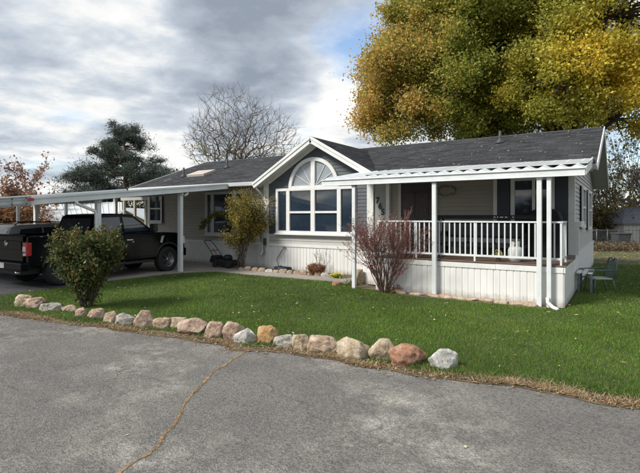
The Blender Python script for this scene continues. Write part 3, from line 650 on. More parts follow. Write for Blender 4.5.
# eave fascia and gutter, left part
B('fascia', white, ro, RX0, -11.1, EAVE_Y - .02, EAVE_Y + .0, EAVE_Z - .16, EAVE_Z - .005)
gut = MB(); gut.add([(x, y, z) for x in (RX0, -11.05) for (y, z) in ((EAVE_Y - .02, EAVE_Z - .03), (EAVE_Y - .02, EAVE_Z - .14), (EAVE_Y - .10, EAVE_Z - .14), (EAVE_Y - .13, EAVE_Z - .03), (EAVE_Y - .125, EAVE_Z - .03), (EAVE_Y - .095, EAVE_Z - .13), (EAVE_Y - .025, EAVE_Z - .13))],
        [(i, i + 1, i + 8, i + 7) for i in range(6)] + [tuple(range(7)), tuple(range(13, 6, -1))]); gut.build('gutter', alum, ro)
MB().tube([(-11.0, EAVE_Y - .06, 2.99), (-11.0, EAVE_Y - .06, 2.9), (-11.02, GW - .1, 2.72), (-11.02, HY0 - .06, 2.62), (-11.02, HY0 - .06, .62), (-11.02, HY0 - .18, .48)], .038, 8).build('downspout', white, house)
B('soffit', mat('grey_soffit', (.45, .46, .45), .7, .04, 3), ro, RX0 + .02, -11.1, EAVE_Y, HY0 + .02, EAVE_Z - .15, EAVE_Z - .142)  # eave soffit board in an even mid grey
# roof items
def on_roof(px, py):
    k = (px - 320) / FOC; dx, dy, dz = FX + RX * k, FY + RY * k, (HY - py) / FOC
    d = (mainz(0) - CH) / (dz - SL * dy); return dx * d, dy * d, CH + dz * d
for (px, py, hh) in ((183.7, 177, .42), (227, 168, .40), (500, 143, .40)):
    x, y, z = on_roof(px, py); mb = MB(); mb.tube([(x, y, z - .05), (x, y, z + hh)], .045, 10); mb.lathe([(.16, -.02), (.15, .02), (.06, .12), (.045, .16)], (x, y, z), 'z', 12)
    mb.build('vent_pipe', mat('dark_vent', (.05, .052, .055), .6, .1, 5), house)
for (a, b) in (((188, 176.8), (215, 172.0)), ((163, 183), (173, 179.5))):
    xa, ya, za = on_roof(*a); xb, yb, zb = on_roof(*b); y0 = (ya + yb) / 2
    w = .35 if b[0] == 215 else .2
    mb = MB(); p0 = (xa, y0 - w, mainz(y0 - w)); p1 = (xb, y0 - w, mainz(y0 - w)); p2 = (xb, y0 + w, mainz(y0 + w)); p3 = (xa, y0 + w, mainz(y0 + w))
    up_ = Vector((0, -.33, .94)) * .11
    mb.add([p0, p1, p2, p3] + [tuple(Vector(p) + up_) for p in (p0, p1, p2, p3)], [(0, 1, 5, 4), (1, 2, 6, 5), (2, 3, 7, 6), (3, 0, 4, 7), (4, 5, 6, 7)])
    sk_ = mb.build('skylight', mat('skylight_frame', (.50, .44, .38), .5, .1, 5), house, bevel=.015)
# fallen yellow leaves on the roof
n = 200; lx = rs.uniform(-6.0, -.7, n); ly = rs.uniform(12.95, 17.0, n); P = np.column_stack([lx, ly])
litter('roof_leaves', P, .032, [(.50, .45, .33), (.5, .40, .2), (.42, .38, .30)], 'small yellow leaves fallen on the dark shingles above the porch', zf=EAVE_Z + SL * (ly - EAVE_Y) + .03, flat=.55)

# windows -----------------------------------------------------------
def rect_window(x0, x1, z0, z1, y, parent=house, vm=(), hm=(), fw=.08, proud=.06, gm=glass, sill=True, name='window', tm=white):
    w = MB().box(x0, x1, y - proud * .3, y + .03, z0, z1).build(name, gm, parent)          # pane backing
    B('frame', tm, w, x0, x0 + fw, y - proud, y + .0, z0, z1); B('frame', tm, w, x1 - fw, x1, y - proud, y + .0, z0, z1)
    B('frame', tm, w, x0 + fw, x1 - fw, y - proud, y, z1 - fw, z1); B('frame', tm, w, x0 + fw, x1 - fw, y - proud, y, z0, z0 + fw)
    for v in vm: B('mullion', tm, w, v[0], v[1], y - proud + .004, y, z0 + fw, z1 - fw)
    for (a, b, z, t_) in hm: B('glazing_bar', tm, w, a, b, y - proud + .012, y, z - t_ / 2, z + t_ / 2)
    if sill: B('sill', tm, w, x0 - .03, x1 + .03, y - proud - .05, y, z0 - .05, z0)
    return w
yb = GW - .02
wn = rect_window(-10.32, -7.15, 1.30, 2.86, yb, vm=[(-9.86, -9.72), (-8.83, -8.67), (-7.80, -7.66)], hm=[(-9.72, -8.83, 2.03, .07), (-8.67, -7.80, 2.03, .07)], fw=.09, proud=.09)
# pale curtain shapes showing inside are left dark; arch above
ac, ar, az = -8.75, .98, 2.86
aw = MB(); na = 28
aw.prism([(ac + (ar - .04) * math.cos(math.pi * i / na), az + (ar - .04) * math.sin(math.pi * i / na)) for i in range(na + 1)], yb - .02, yb + .03, 'y'); awo = aw.build('arched_window', blind, house)
fr = MB()
for i in range(na):
    a0, a1 = math.pi * i / na, math.pi * (i + 1) / na
    c = [(ac + r_ * math.cos(a), az + r_ * math.sin(a)) for a in (a0, a1) for r_ in (ar - .09, ar + .03)]
    fr.add([(c[0][0], yb - .09, c[0][1]), (c[1][0], yb - .09, c[1][1]), (c[3][0], yb - .09, c[3][1]), (c[2][0], yb - .09, c[2][1]), (c[0][0], yb, c[0][1]), (c[1][0], yb, c[1][1]), (c[3][0], yb, c[3][1]), (c[2][0], yb, c[2][1])],
           [(0, 1, 2, 3), (1, 5, 6, 2), (4, 0, 3, 7)])
fr.build('arch_frame', white, awo)
B('mullion', white, awo, ac - .08, ac + .08, yb - .085, yb, az + .002, az + ar - .09)
B('frame', white, awo, ac - ar + .09, ac + ar - .09, yb - .08, yb - .002, az - .0, az + .07)
for s_ in (-1, 1):
    for an in (32, 58):
        a = R_(an); MB().beam((ac + s_ * .08, yb - .035, az + .07), (ac + s_ * (ar - .1) * math.cos(a), yb - .035, az + (ar - .1) * math.sin(a)), .012, .022).build('sunburst_bar', mat('pale_bar', (.6, .62, .63), .5, .03, 3), awo)
# left window group and small window
rect_window(-13.98, -11.88, 1.16, 2.84, HY0 - .02, vm=[(-13.66, -13.52), (-12.50, -12.32)], fw=.10, proud=.08, tm=mat('cream_trim', (.56, .565, .54), .5, .04, 3))
rect_window(-17.55, -16.66, 1.62, 2.84, HY0 - .02, hm=[(-17.45, -16.76, 2.22, .06)], fw=.09, proud=.05, tm=MC['cream_trim'])
# porch wall: door, sliding door, shutters, trims
door = B('front_door', darkwood, house, -5.63, -4.66, HY0 - .03, HY0 + .03, .88, 2.86)
for (a, b, z0, z1) in ((-5.5, -5.2, 1.9, 2.6), (-5.08, -4.78, 1.9, 2.6), (-5.5, -5.2, 1.05, 1.75), (-5.08, -4.78, 1.05, 1.75)):
    B('door_panel', darkwood, door, a, b, HY0 - .045, HY0 - .028, z0, z1, bevel=.01)
MB().lathe([(.0, 0), (.03, .0), (.034, -.03), (.02, -.06), (0, -.07)], (-4.86, HY0 - .03, 2.1), 'y', 12).build('knocker', mat('brass', (.5, .36, .16), .35, .1, 8, metal=.8), door)
B('door_trim', lightgrey, door, -4.66, -4.55, HY0 - .06, HY0 + .01, .88, 2.95); B('door_trim', lightgrey, door, -5.72, -5.63, HY0 - .06, HY0 + .01, .88, 2.95)
MB().box(-6.5, -6.10, GW + .01, HY0 + .01, .9, 2.98).build('number_panel', mat('grey_panel', (.30, .31, .30), .6, .08, 3), house)
B('trim_post', white, house, -6.10, -5.99, GW - .03, HY0 + .01, .9, 2.98)
B('shutter', shutter, house, -2.86, -2.55, HY0 - .05, HY0 + .01, .95, 2.95)
sdo = rect_window(-2.52, -1.48, .92, 2.92, HY0 - .03, vm=[(-2.0, -1.93)], fw=.10, proud=.06, sill=False, name='patio_door')
B('trim_post', white, house, -2.97, -2.87, HY0 - .05, HY0 + .01, .9, 2.95)
B('shutter', shutter, house, -1.46, -1.19, HY0 - .05, HY0 + .01, .95, 2.95)
# numbers
def text(body, size, loc, rot, m, parent, depth=.006):
    cu_ = bpy.data.curves.new('t', 'FONT'); cu_.body = body; cu_.size = size; cu_.extrude = depth; cu_.align_x = 'CENTER'; cu_.align_y = 'CENTER'; cu_.offset = size * .03
    o = bpy.data.objects.new('t', cu_); COL.objects.link(o); dg = bpy.context.evaluated_depsgraph_get(); dg.update(); me = bpy.data.meshes.new_from_object(o.evaluated_get(dg)); bpy.data.objects.remove(o)
    q = link_obj('house_number', me, m, parent); og = ORG.get(parent, Vector((0, 0, 0))); q.location = Vector(loc) - og; q.rotation_euler = rot; ORG[q] = og; return q
for ch, x, z in (('7', -6.40, 2.38), ('6', -6.31, 2.20), ('5', -6.22, 2.02)):
    text(ch, .25, (x, GW - .004, z), (R_(90), 0, 0), plastic, house)
# side window with projecting sill box
def side_window(y0, y1, z0, z1):
    x = HX1; w = MB().box(x - .02, x + .03, y0, y1, z0, z1).build('window', glass, house); f = .09
    B('frame', white, w, x, x + .07, y0, y0 + f, z0, z1); B('frame', white, w, x, x + .07, y1 - f, y1, z0, z1); B('frame', white, w, x, x + .07, y0 + f, y1 - f, z1 - f, z1); B('frame', white, w, x, x + .07, y0 + f, y1 - f, z0, z0 + f)
    B('glazing_bar', white, w, x, x + .06, y0 + f, y1 - f, (z0 + z1) / 2 - .03, (z0 + z1) / 2 + .03)
side_window(15.0, 16.3, 1.55, 2.75); side_window(17.6, 19.2, 1.45, 2.75)
B('sill_ledge', white, house, HX1 + .012, HX1 + .16, HY0 + .0, HY0 + 1.0, 1.62, 1.76, bevel=.01)
B('ledge_support', white, house, HX1 + .016, HX1 + .10, HY0 + .0, HY0 + .16, .93, 1.62)
# wreath, wall lamp
wr = root('door_wreath', 'dried twig wreath hanging on the porch siding right of the front door', 'wreath', (-4.25, HY0 - .05, 2.62)); mb = MB()
for i in range(40):
    a = random.uniform(0, 6.28); r_ = .20 + random.uniform(-.04, .04); L = random.uniform(.3, .8); mb.tube([(-4.25 + 1.25 * r_ * math.cos(a + L * t / 3), HY0 - .04 - random.uniform(0, .03), 2.62 + .7 * r_ * math.sin(a + L * t / 3)) for t in range(4)], .006, 4)
mb.build('twigs', mat('dry_twig', (.12, .10, .07), .9, .3, 20), wr)

# ------------------------------------------------------------------ porch (deck, skirting, railing, awning)
PX0, PX1, PY0, DZ = -5.35, -1.05, 10.8, .87
porch = root('covered_porch', 'raised porch with white ribbed skirting, white baluster railing and pale metal awning', 'porch', (-3.2, 11.9, 0))
ribs(0, DZ - .15, (PX0, PY0, 0), (PX1, PY0, 0), (0, -1, 0), skirtm, 'skirting', porch, pitch=.135)
ribs(0, DZ - .15, (PX1, PY0, 0), (PX1, HY0, 0), (1, 0, 0), skirtm, 'skirting', porch, pitch=.16)
ribs(0, DZ - .15, (PX0, PY0, 0), (PX0, HY0, 0), (-1, 0, 0), skirtm, 'skirting', porch, pitch=.16)
B('deck_frame', skirtm, porch, PX0 + .02, PX1 - .02, PY0 + .02, HY0 - .03, .0, DZ - .04)
for i, (a, b) in enumerate(((PX0, -3.93), (-3.93, -2.4), (-2.4, PX1 + .0))):
    B('rim_trim', white, porch, a + .002, b - .002, PY0 - .03 - .003 * (i % 2), PY0 + .015, DZ - .15, DZ - .035 - .006 * (i % 2))
B('rim_trim', white, porch, PX1 - .01, PX1 + .025, PY0 - .03, HY0 - .0, DZ - .15, DZ - .035)
dk = B('deck', deckm, porch, PX0, PX1, PY0 - .02, HY0 - .03, DZ - .035, DZ - .02)
k = 17; bw = (HY0 - .03 - (PY0 - .04)) / k
b0 = None
for i in range(k):
    y = PY0 - .04 + i * bw
    if b0 is None:
        b0 = B('deck_board', deckm, dk, PX0 - .01, PX1 + .03, y + .003, y + bw - .003, DZ - .02, DZ)
    else:
        c = b0.copy(); COL.objects.link(c); c.location.y += i * bw
# steps at the left end
for i in range(4):
    B('step', skirtm, porch, PX0 - .28 * (i + 1) + .0, PX0 - .28 * i - .004, 11.6, 12.8, 0.0, DZ - .18 * (i + 1))
# railings
def railing(p0, p1, nb, parent, posts=()):
    p0, p1 = Vector(p0), Vector(p1); r = MB().beam(p0 + Vector((0, 0, .90)), p1 + Vector((0, 0, .90)), .06, .035).build('railing', alum, parent)
    MB().beam(p0 + Vector((0, 0, .13)), p1 + Vector((0, 0, .13)), .035, .045).build('bottom_rail', alum, r)
    b = None; step = (p1 - p0) / nb
    for i in range(nb + 1):
        q = p0 + step * i
        if b is None: b = B('baluster', alum, r, q.x - .014, q.x + .014, q.y - .014, q.y + .014, q.z + .13, q.z + .885)
        else: c = b.copy(); COL.objects.link(c); c.location = b.location + step * i
    for t in posts:
        q = p0.lerp(p1, t); B('rail_post', alum, r, q.x - .019, q.x + .019, q.y - .019, q.y + .019, q.z, q.z + .884)
    return r
railing((PX0 + .05, PY0 + .04, DZ), (PX1 - .06, PY0 + .04, DZ), 34, porch, (0, .245, .58, 1))
railing((PX1 - .06, PY0 + .09, DZ), (PX1 - .06, PY0 + .92, DZ), 7, porch, (1,))
# awning
AX0, AX1, AF, AB = -6.86, -.66, 10.58, 12.95
zf, zb = 2.875, 3.235
aw_ = MB(); aw_.box(AX0, AX1, AF, AF + .02, zf - .155, zf - .03).box(AX0, AX1, AF - .03, AF + .02, zf - .03, zf - .005).box(AX0, AX1, AF - .012, AF + .045, zf - .17, zf - .155)
aw_.box(AX0, AX1, AF + .10, AF + .15, zf - .165, zf - .05)
awn = aw_.build('awning', alum, porch, bevel=.004)
npan = 20; pw = (AX1 - AX0) / npan; pn = None
zfu = zf - .01; sy = (zb - zfu) / (AB - AF)
for i in range(npan):
    if pn is None:
        x = AX0; prof = [(0, 0), (.10, 0), (.46, .060), (.58, .060), (.92, 0), (1.0, 0)]
        mb = MB(); y0, y1 = AF + .02, AB
        vs = [(x + u * pw, y, zfu + (y - AF) * sy + h) for (y) in (y0, y1) for (u, h) in prof] + [(x + u * pw, y, zfu + (y - AF) * sy + h - .006) for (y) in (y0, y1) for (u, h) in prof]
        fs = [(i_, i_ + 1, i_ + 7, i_ + 6) for i_ in range(5)] + [(i_ + 12, i_ + 18, i_ + 19, i_ + 13) for i_ in range(5)] + [(i_, i_ + 12, i_ + 13, i_ + 1) for i_ in range(5)] + [(1, 4, 3, 2)]
        pn = mb.add(vs, fs).build('roof_pan', alum, awn, fix=False)
    else:
        c = pn.copy(); COL.objects.link(c); c.location.x += i * pw
    # translucent cover panels above
k = 5
flm = mat('weathered_flashing', (.50, .54, .56), .35, .15, 2.5, metal=.1, col2=(.66, .70, .72))
for i in range(k):
    a = AX0 + .9 + (AX1 - AX0 - .9) * i / k; b = AX0 + .9 + (AX1 - AX0 - .9) * (i + 1) / k; y0, y1 = AF + .36, AB + .12
    z0_ = zfu + (y0 - AF) * sy + .068 + .003 * (i % 2); z1_ = mainz(y1) + .035 + .003 * (i % 2)
    MB().add([(a, y0, z0_), (b + .03, y0, z0_), (b + .03, y1, z1_), (a, y1, z1_), (a, y0, z0_ - .008), (b + .03, y0, z0_ - .008)], [(0, 1, 2, 3), (4, 5, 1, 0)]).build('flashing_sheet', flm, awn, fix=False)
B('hanger_board', alum, awn, AX0 + .9, AX1, HY0 - .12, HY0 - .06, 2.98, 3.13)
MB().prism([(AF + .02, zf - .15), (AB, zb - .15), (AB, zb + .085), (AF + .02, zf - .005)], AX1, AX1 + .02, 'x').build('end_fascia', white, awn)
MB().prism([(AF + .02, zf - .15), (GY - .1, zb - .19), (GY - .1, zb - .03), (AF + .02, zf - .005)], AX0 - .02, AX0, 'x').build('end_fascia', alum, awn)
for i, (x, w_) in enumerate(((-5.92, .095), (-3.76, .10), (-1.50, .095), (-1.315, .085))):
    y = PY0 - .12
    po = MB().box(x - w_ / 2, x + w_ / 2, y - w_ / 2, y + w_ / 2, 0, zf - .165).build('post', alum, porch, bevel=.008)
    if i < 3: B('post_bracket', greymetal if i < 2 else alum, po, x - w_ / 2 - .012, x + w_ / 2 + .012, y - w_ / 2 - .012, y + w_ / 2 + .012, zf - .20, zf - .166)
MB().tube([(-1.33, PY0 - .21, .22), (-1.33, PY0 - .21, .12), (-1.22, PY0 - .34, .05), (-1.12, PY0 - .45, .035)], .04, 8).build('downspout', white, porch)
MB().box(-5.98 - .35, -5.90 - .35, 12.9, 12.99, 0, .95).build('trim_post', white, porch)

# porch furniture ---------------------------------------------------
sf = root('porch_sofa', 'long black framed outdoor sofa with grey cushions behind the porch railing', 'sofa', (-3.0, 12.4, DZ))
MB().box(-4.10, -1.98, 12.72, 12.84, DZ + .25, DZ + .88).build('backrest', blackcloth, sf, bevel=.02)
MB().box(-4.10, -1.98, 12.00, 12.72, DZ + .24, DZ + .34).build('seat_frame', blackcloth, sf, bevel=.01)
for x in (-4.06, -2.06):
    MB().box(x - .04, x + .06, 12.0, 12.72, DZ + .02, DZ + .62).build('armrest', blackcloth, sf, bevel=.02)
for i in range(3):
    x = -3.98 + i * .64
    MB().box(x, x + .62, 12.02, 12.56, DZ + .34, DZ + .48).build('seat_cushion', greycloth, sf, bevel=.05, segs=3)
    MB().box(x, x + .62, 12.54, 12.70, DZ + .48, DZ + .82).build('back_cushion', greycloth, sf, bevel=.05, segs=3)
for x in (-4.04, -3.05, -2.04): MB().box(x - .025, x + .025, 12.05, 12.1, DZ, DZ + .25).build('leg', blackcloth, sf)
# black glass-topped long bar shelf seen above the rail
sh = root('black_bar_table', 'long narrow black bar table with thin dark top just above the porch railing', 'table', (-2.9, 11.75, DZ))
MB().box(-4.02, -1.66, 11.55, 11.95, DZ + .955, DZ + 1.05).build('table_top', blackcloth, sh, bevel=.01)
for x in (-3.96, -1.72):
    for y in (11.59, 11.91): MB().box(x - .02, x + .02, y - .02, y + .02, DZ, DZ + .955).build('leg', blackcloth, sh)
mk = [(-2.62, .05), (-2.54, .03), (-2.47, .07), (-2.36, .05), (-2.2, .04)]
for x, w_ in mk: MB().box(x, x + w_, 11.545, 11.549, DZ + .99, DZ + 1.015).build('pale_mark', mat('pale_print', (.45, .45, .44), .6, .1, 20), sh)
# gas cylinder
gc = root('gas_cylinder', 'small white propane cylinder standing on the porch behind the railing', 'gas cylinder', (-2.08, 11.25, DZ))
MB().lathe([(.10, 0), (.11, .03), (.145, .06), (.155, .12), (.155, .26), (.13, .32), (.06, .35), (.04, .36)], (-2.08, 11.25, DZ), 'z', 20).build('tank', white, gc)
mb = MB()
for i in range(12):
    if i in (3, 9): continue
    a = 2 * math.pi * i / 12; b = 2 * math.pi * (i + 1) / 12; c0 = (-2.08 + .10 * math.cos(a), 11.25 + .10 * math.sin(a)); c1 = (-2.08 + .10 * math.cos(b), 11.25 + .10 * math.sin(b))
    mb.add([(c0[0], c0[1], DZ + .33), (c1[0], c1[1], DZ + .33), (c1[0], c1[1], DZ + .45), (c0[0], c0[1], DZ + .45)], [(0, 1, 2, 3)])
mb.build('collar', white, gc, fix=False)
MB().tube([(-2.08, 11.25, DZ + .35), (-2.08, 11.25, DZ + .42)], .02, 8).build('valve', mat('brass', (.5, .36, .16), .35), gc)
# small potted plant
pp = root('potted_plant', 'tiny pot with yellow green leaves on the porch floor left of the propane cylinder', 'plant', (-2.42, 11.1, DZ))
MB().lathe([(.05, 0), (.07, .09), (.075, .09), (.06, .08)], (-2.42, 11.1, DZ), 'z', 12).build('pot', mat('clay', (.35, .22, .15), .8), pp)
c = np.array([-2.42, 11.1, DZ + .14]) + rs.normal(0, .045, (110, 3)); np_mesh('leaves', leaf_verts(c, .03, rs), 4, leafm, pp, tint=pick([(.45, .40, .12), (.2, .25, .06), (.6, .55, .3)], 110, rs))
# covered grill at the right end
cg = root('covered_grill', 'grill under a fitted black cover at the right end of the porch', 'grill', (-1.62, 12.55, DZ))
MB().prism([(-1.98, DZ + .04), (-1.28, DZ + .04), (-1.26, DZ + .95), (-1.32, DZ + 1.14), (-1.45, DZ + 1.2), (-1.8, DZ + 1.2), (-1.93, DZ + 1.14), (-1.98, DZ + .95)], 12.25, 12.85, 'y').build('cover', blackcloth, cg, bevel=.04)
# bicycle
bk = root('bicycle', 'dark bicycle parked across the porch behind the railing near the middle post', 'bicycle', (0, 0, 0))
def wheel_ring(c, r, n=26, w=.02):
    return [(c[0] + r * math.cos(2 * math.pi * i / n), c[1], c[2] + r * math.sin(2 * math.pi * i / n)) for i in range(n + 1)]
for xc in (-.52, .52):
    mb = MB(); mb.tube(wheel_ring((xc, 0, .33), .315), .02, 6, cap=False); wo = mb.build('wheel', rubber, bk)
    sp_ = MB()
    for i in range(12): a = i * math.pi / 6; sp_.tube([(xc, 0, .33), (xc + .3 * math.cos(a), 0, .33 + .3 * math.sin(a))], .0025, 3)
    sp_.build('spokes', chrome, wo, fix=False)
mb = MB()
for a, b in (((-.52, .33), (-.12, .28)), ((-.12, .28), (-.22, .78)), ((-.52, .33), (-.2, .7)), ((-.2, .7), (.34, .78)), ((-.12, .28), (.36, .68)), ((.52, .33), (.32, .88))):
    mb.tube([(a[0], 0, a[1]), (b[0], 0, b[1])], .017, 6)
mb.build('frame', blackpaint, bk); MB().tube([(.30, -.28, .95), (.34, -.1, .97), (.32, 0, .93), (.34, .1, .97), (.30, .28, .95)], .012, 6).build('handlebar', plastic, bk)
MB().tube([(-.36, 0, .83), (-.25, 0, .85), (-.1, 0, .84)], [.06, .05, .02], 6).build('saddle', plastic, bk)
bk.location = (-4.35, 11.3, DZ); bk.rotation_euler = (R_(4), 0, R_(-12)); 
# ------------------------------------------------------------------ carport
cp = root('carport', 'white flat metal carport sloping from the house over the parked black truck', 'carport', (-15.5, 9, 0))
CX0, CX1 = -18.55, -12.35
def cz(y): return 2.63 + .108 * (y - 10.0)       # underside of edge beam
def cbeam(x, y0, y1, name='edge_beam', w=.05, h0=0, h1=.195, m=alum):
    mb = MB(); mb.prism([(y0, cz(y0) + h0), (y1, cz(y1) + h0), (y1, cz(y1) + h1), (y0, cz(y0) + h1)], x, x + w, 'x'); return mb.build(name, m, cp)
cbeam(CX1 - .05, 4.2, 12.62); cbeam(CX1 - .0, 4.2, 12.62, 'edge_lip', .03, .15, .2); cbeam(CX1, 7.2, 12.62, 'edge_lip', .02, 0, .02)
cbeam(CX0, 4.2, 12.6)
MB().prism([(4.2, cz(4.2)), (4.25, cz(4.25)), (4.25, cz(4.25) + .2), (4.2, cz(4.2) + .2)], CX0 + .05, CX1 - .05, 'x').build('front_beam', alum, cp)
k = 20; pw = (CX1 - CX0 - .1) / k; b0 = None
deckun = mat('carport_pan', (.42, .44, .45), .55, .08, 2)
for i in range(k):
    x = CX0 + .05 + i * pw
    if b0 is None:
        mb = MB(); pr = [(0, .03), (.04, .12), (.10, .12), (.14, .03), (1, .03)]
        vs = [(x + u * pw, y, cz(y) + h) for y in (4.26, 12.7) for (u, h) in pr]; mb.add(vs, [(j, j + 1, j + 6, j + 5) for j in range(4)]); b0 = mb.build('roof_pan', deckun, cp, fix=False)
    else: c = b0.copy(); COL.objects.link(c); c.location.x += i * pw
for (x, y) in ((-12.52, 10.55), (-12.52, 7.62), (-18.4, 8.75), (-18.4, 12.0), (-18.4, 5.2), (-12.52, 4.4)):
    if (x, y) == (-12.52, 4.4): continue
    MB().box(x - .075, x + .075, y - .06, y + .06, 0, cz(y) + .02).build('post', alum, cp, bevel=.008)
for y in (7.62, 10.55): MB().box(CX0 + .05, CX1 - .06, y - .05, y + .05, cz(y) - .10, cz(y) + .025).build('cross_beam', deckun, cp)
MB().tube([(-12.38, 6.9, cz(6.9) + .01), (-12.38, 6.95, cz(6.9) - .07), (-12.40, 7.46, cz(7) - .27), (-12.41, 7.5, cz(7) - .40), (-12.41, 7.5, .2), (-12.30, 7.5, .08)], .045, 8).build('downspout', white, cp)
MB().tube([(-12.40, 10.75, cz(10.7) + .02), (-12.40, 10.74, cz(10.7) - .06), (-12.43, 10.64, cz(10.7) - .12)], .045, 8).build('drain_elbow', white, cp)
# ladder hung at the edge
ld = root('ladder', 'grey aluminium ladder with red end cap lying along the left edge of the carport roof', 'ladder', (-12.26, 4.6, 2.2))
zl = lambda y: cz(y) + .03
for h in (.0, .17): MB().beam((-12.27, 2.9, zl(2.9) + h), (-12.27, 5.72, zl(5.72) + h), .03, .05).build('rail', greymetal, ld)
for i in range(9): y = 3.05 + i * .32; MB().beam((-12.27, y, zl(y)), (-12.27, y, zl(y) + .17), .03, .03, up=(1, 0, 0)).build('rung', greymetal, ld)
MB().box(-12.30, -12.235, 5.66, 5.78, zl(5.7) + .08, zl(5.7) + .15).build('end_cap', redlens, ld, bevel=.01)

# ------------------------------------------------------------------ vehicles
def arc_pts(cy, czz, r, a0, a1, n=12): return [(cy + r * math.cos(R_(a0 + (a1 - a0) * i / n)), czz + r * math.sin(R_(a0 + (a1 - a0) * i / n))) for i in range(n + 1)]
def car_wheel(parent, x, y, r, side, rimr=.62, wd=.27):
    t_ = MB(); s = side; w = wd / 2
    t_.lathe([(r * .60, -w), (r * .9, -w), (r * .985, -w * .8), (r, -w * .5), (r, w * .5), (r * .985, w * .8), (r * .9, w), (r * .60, w), (r * .60, -w)], (x, y, r), 'x', 36, cap=False); wo = t_.build('wheel', rubber, parent)
    ri = MB(); ri.lathe([(r * rimr, -w * .8), (r * rimr, w * .9), (r * rimr - .03, w * .9), (r * rimr - .04, 0)] if s > 0 else [(r * rimr, w * .8), (r * rimr, -w * .9), (r * rimr - .03, -w * .9), (r * rimr - .04, 0)], (x, y, r), 'x', 30)
    for i in range(6):
        a = i * math.pi / 3 + .2; c_, s_ = math.cos(a), math.sin(a)
        for da in (-.12, .12):
            ri.beam((x + s * w * .55, y + .05 * math.cos(a + da * 3), r + .05 * math.sin(a + da * 3)), (x + s * w * .7, y + (r * rimr - .02) * math.cos(a + da), r + (r * rimr - .02) * math.sin(a + da)), .025, .035, up=(1, 0, 0))
    ri.lathe([(.0, 0), (.07, 0), (.07, s * .03), (.0, s * .04)], (x + s * w * .6, y, r), 'x', 14)
    ri.build('rim', mat('dark_alloy', (.22, .225, .235), .3, .1, 8, metal=.8), wo)
    return wo
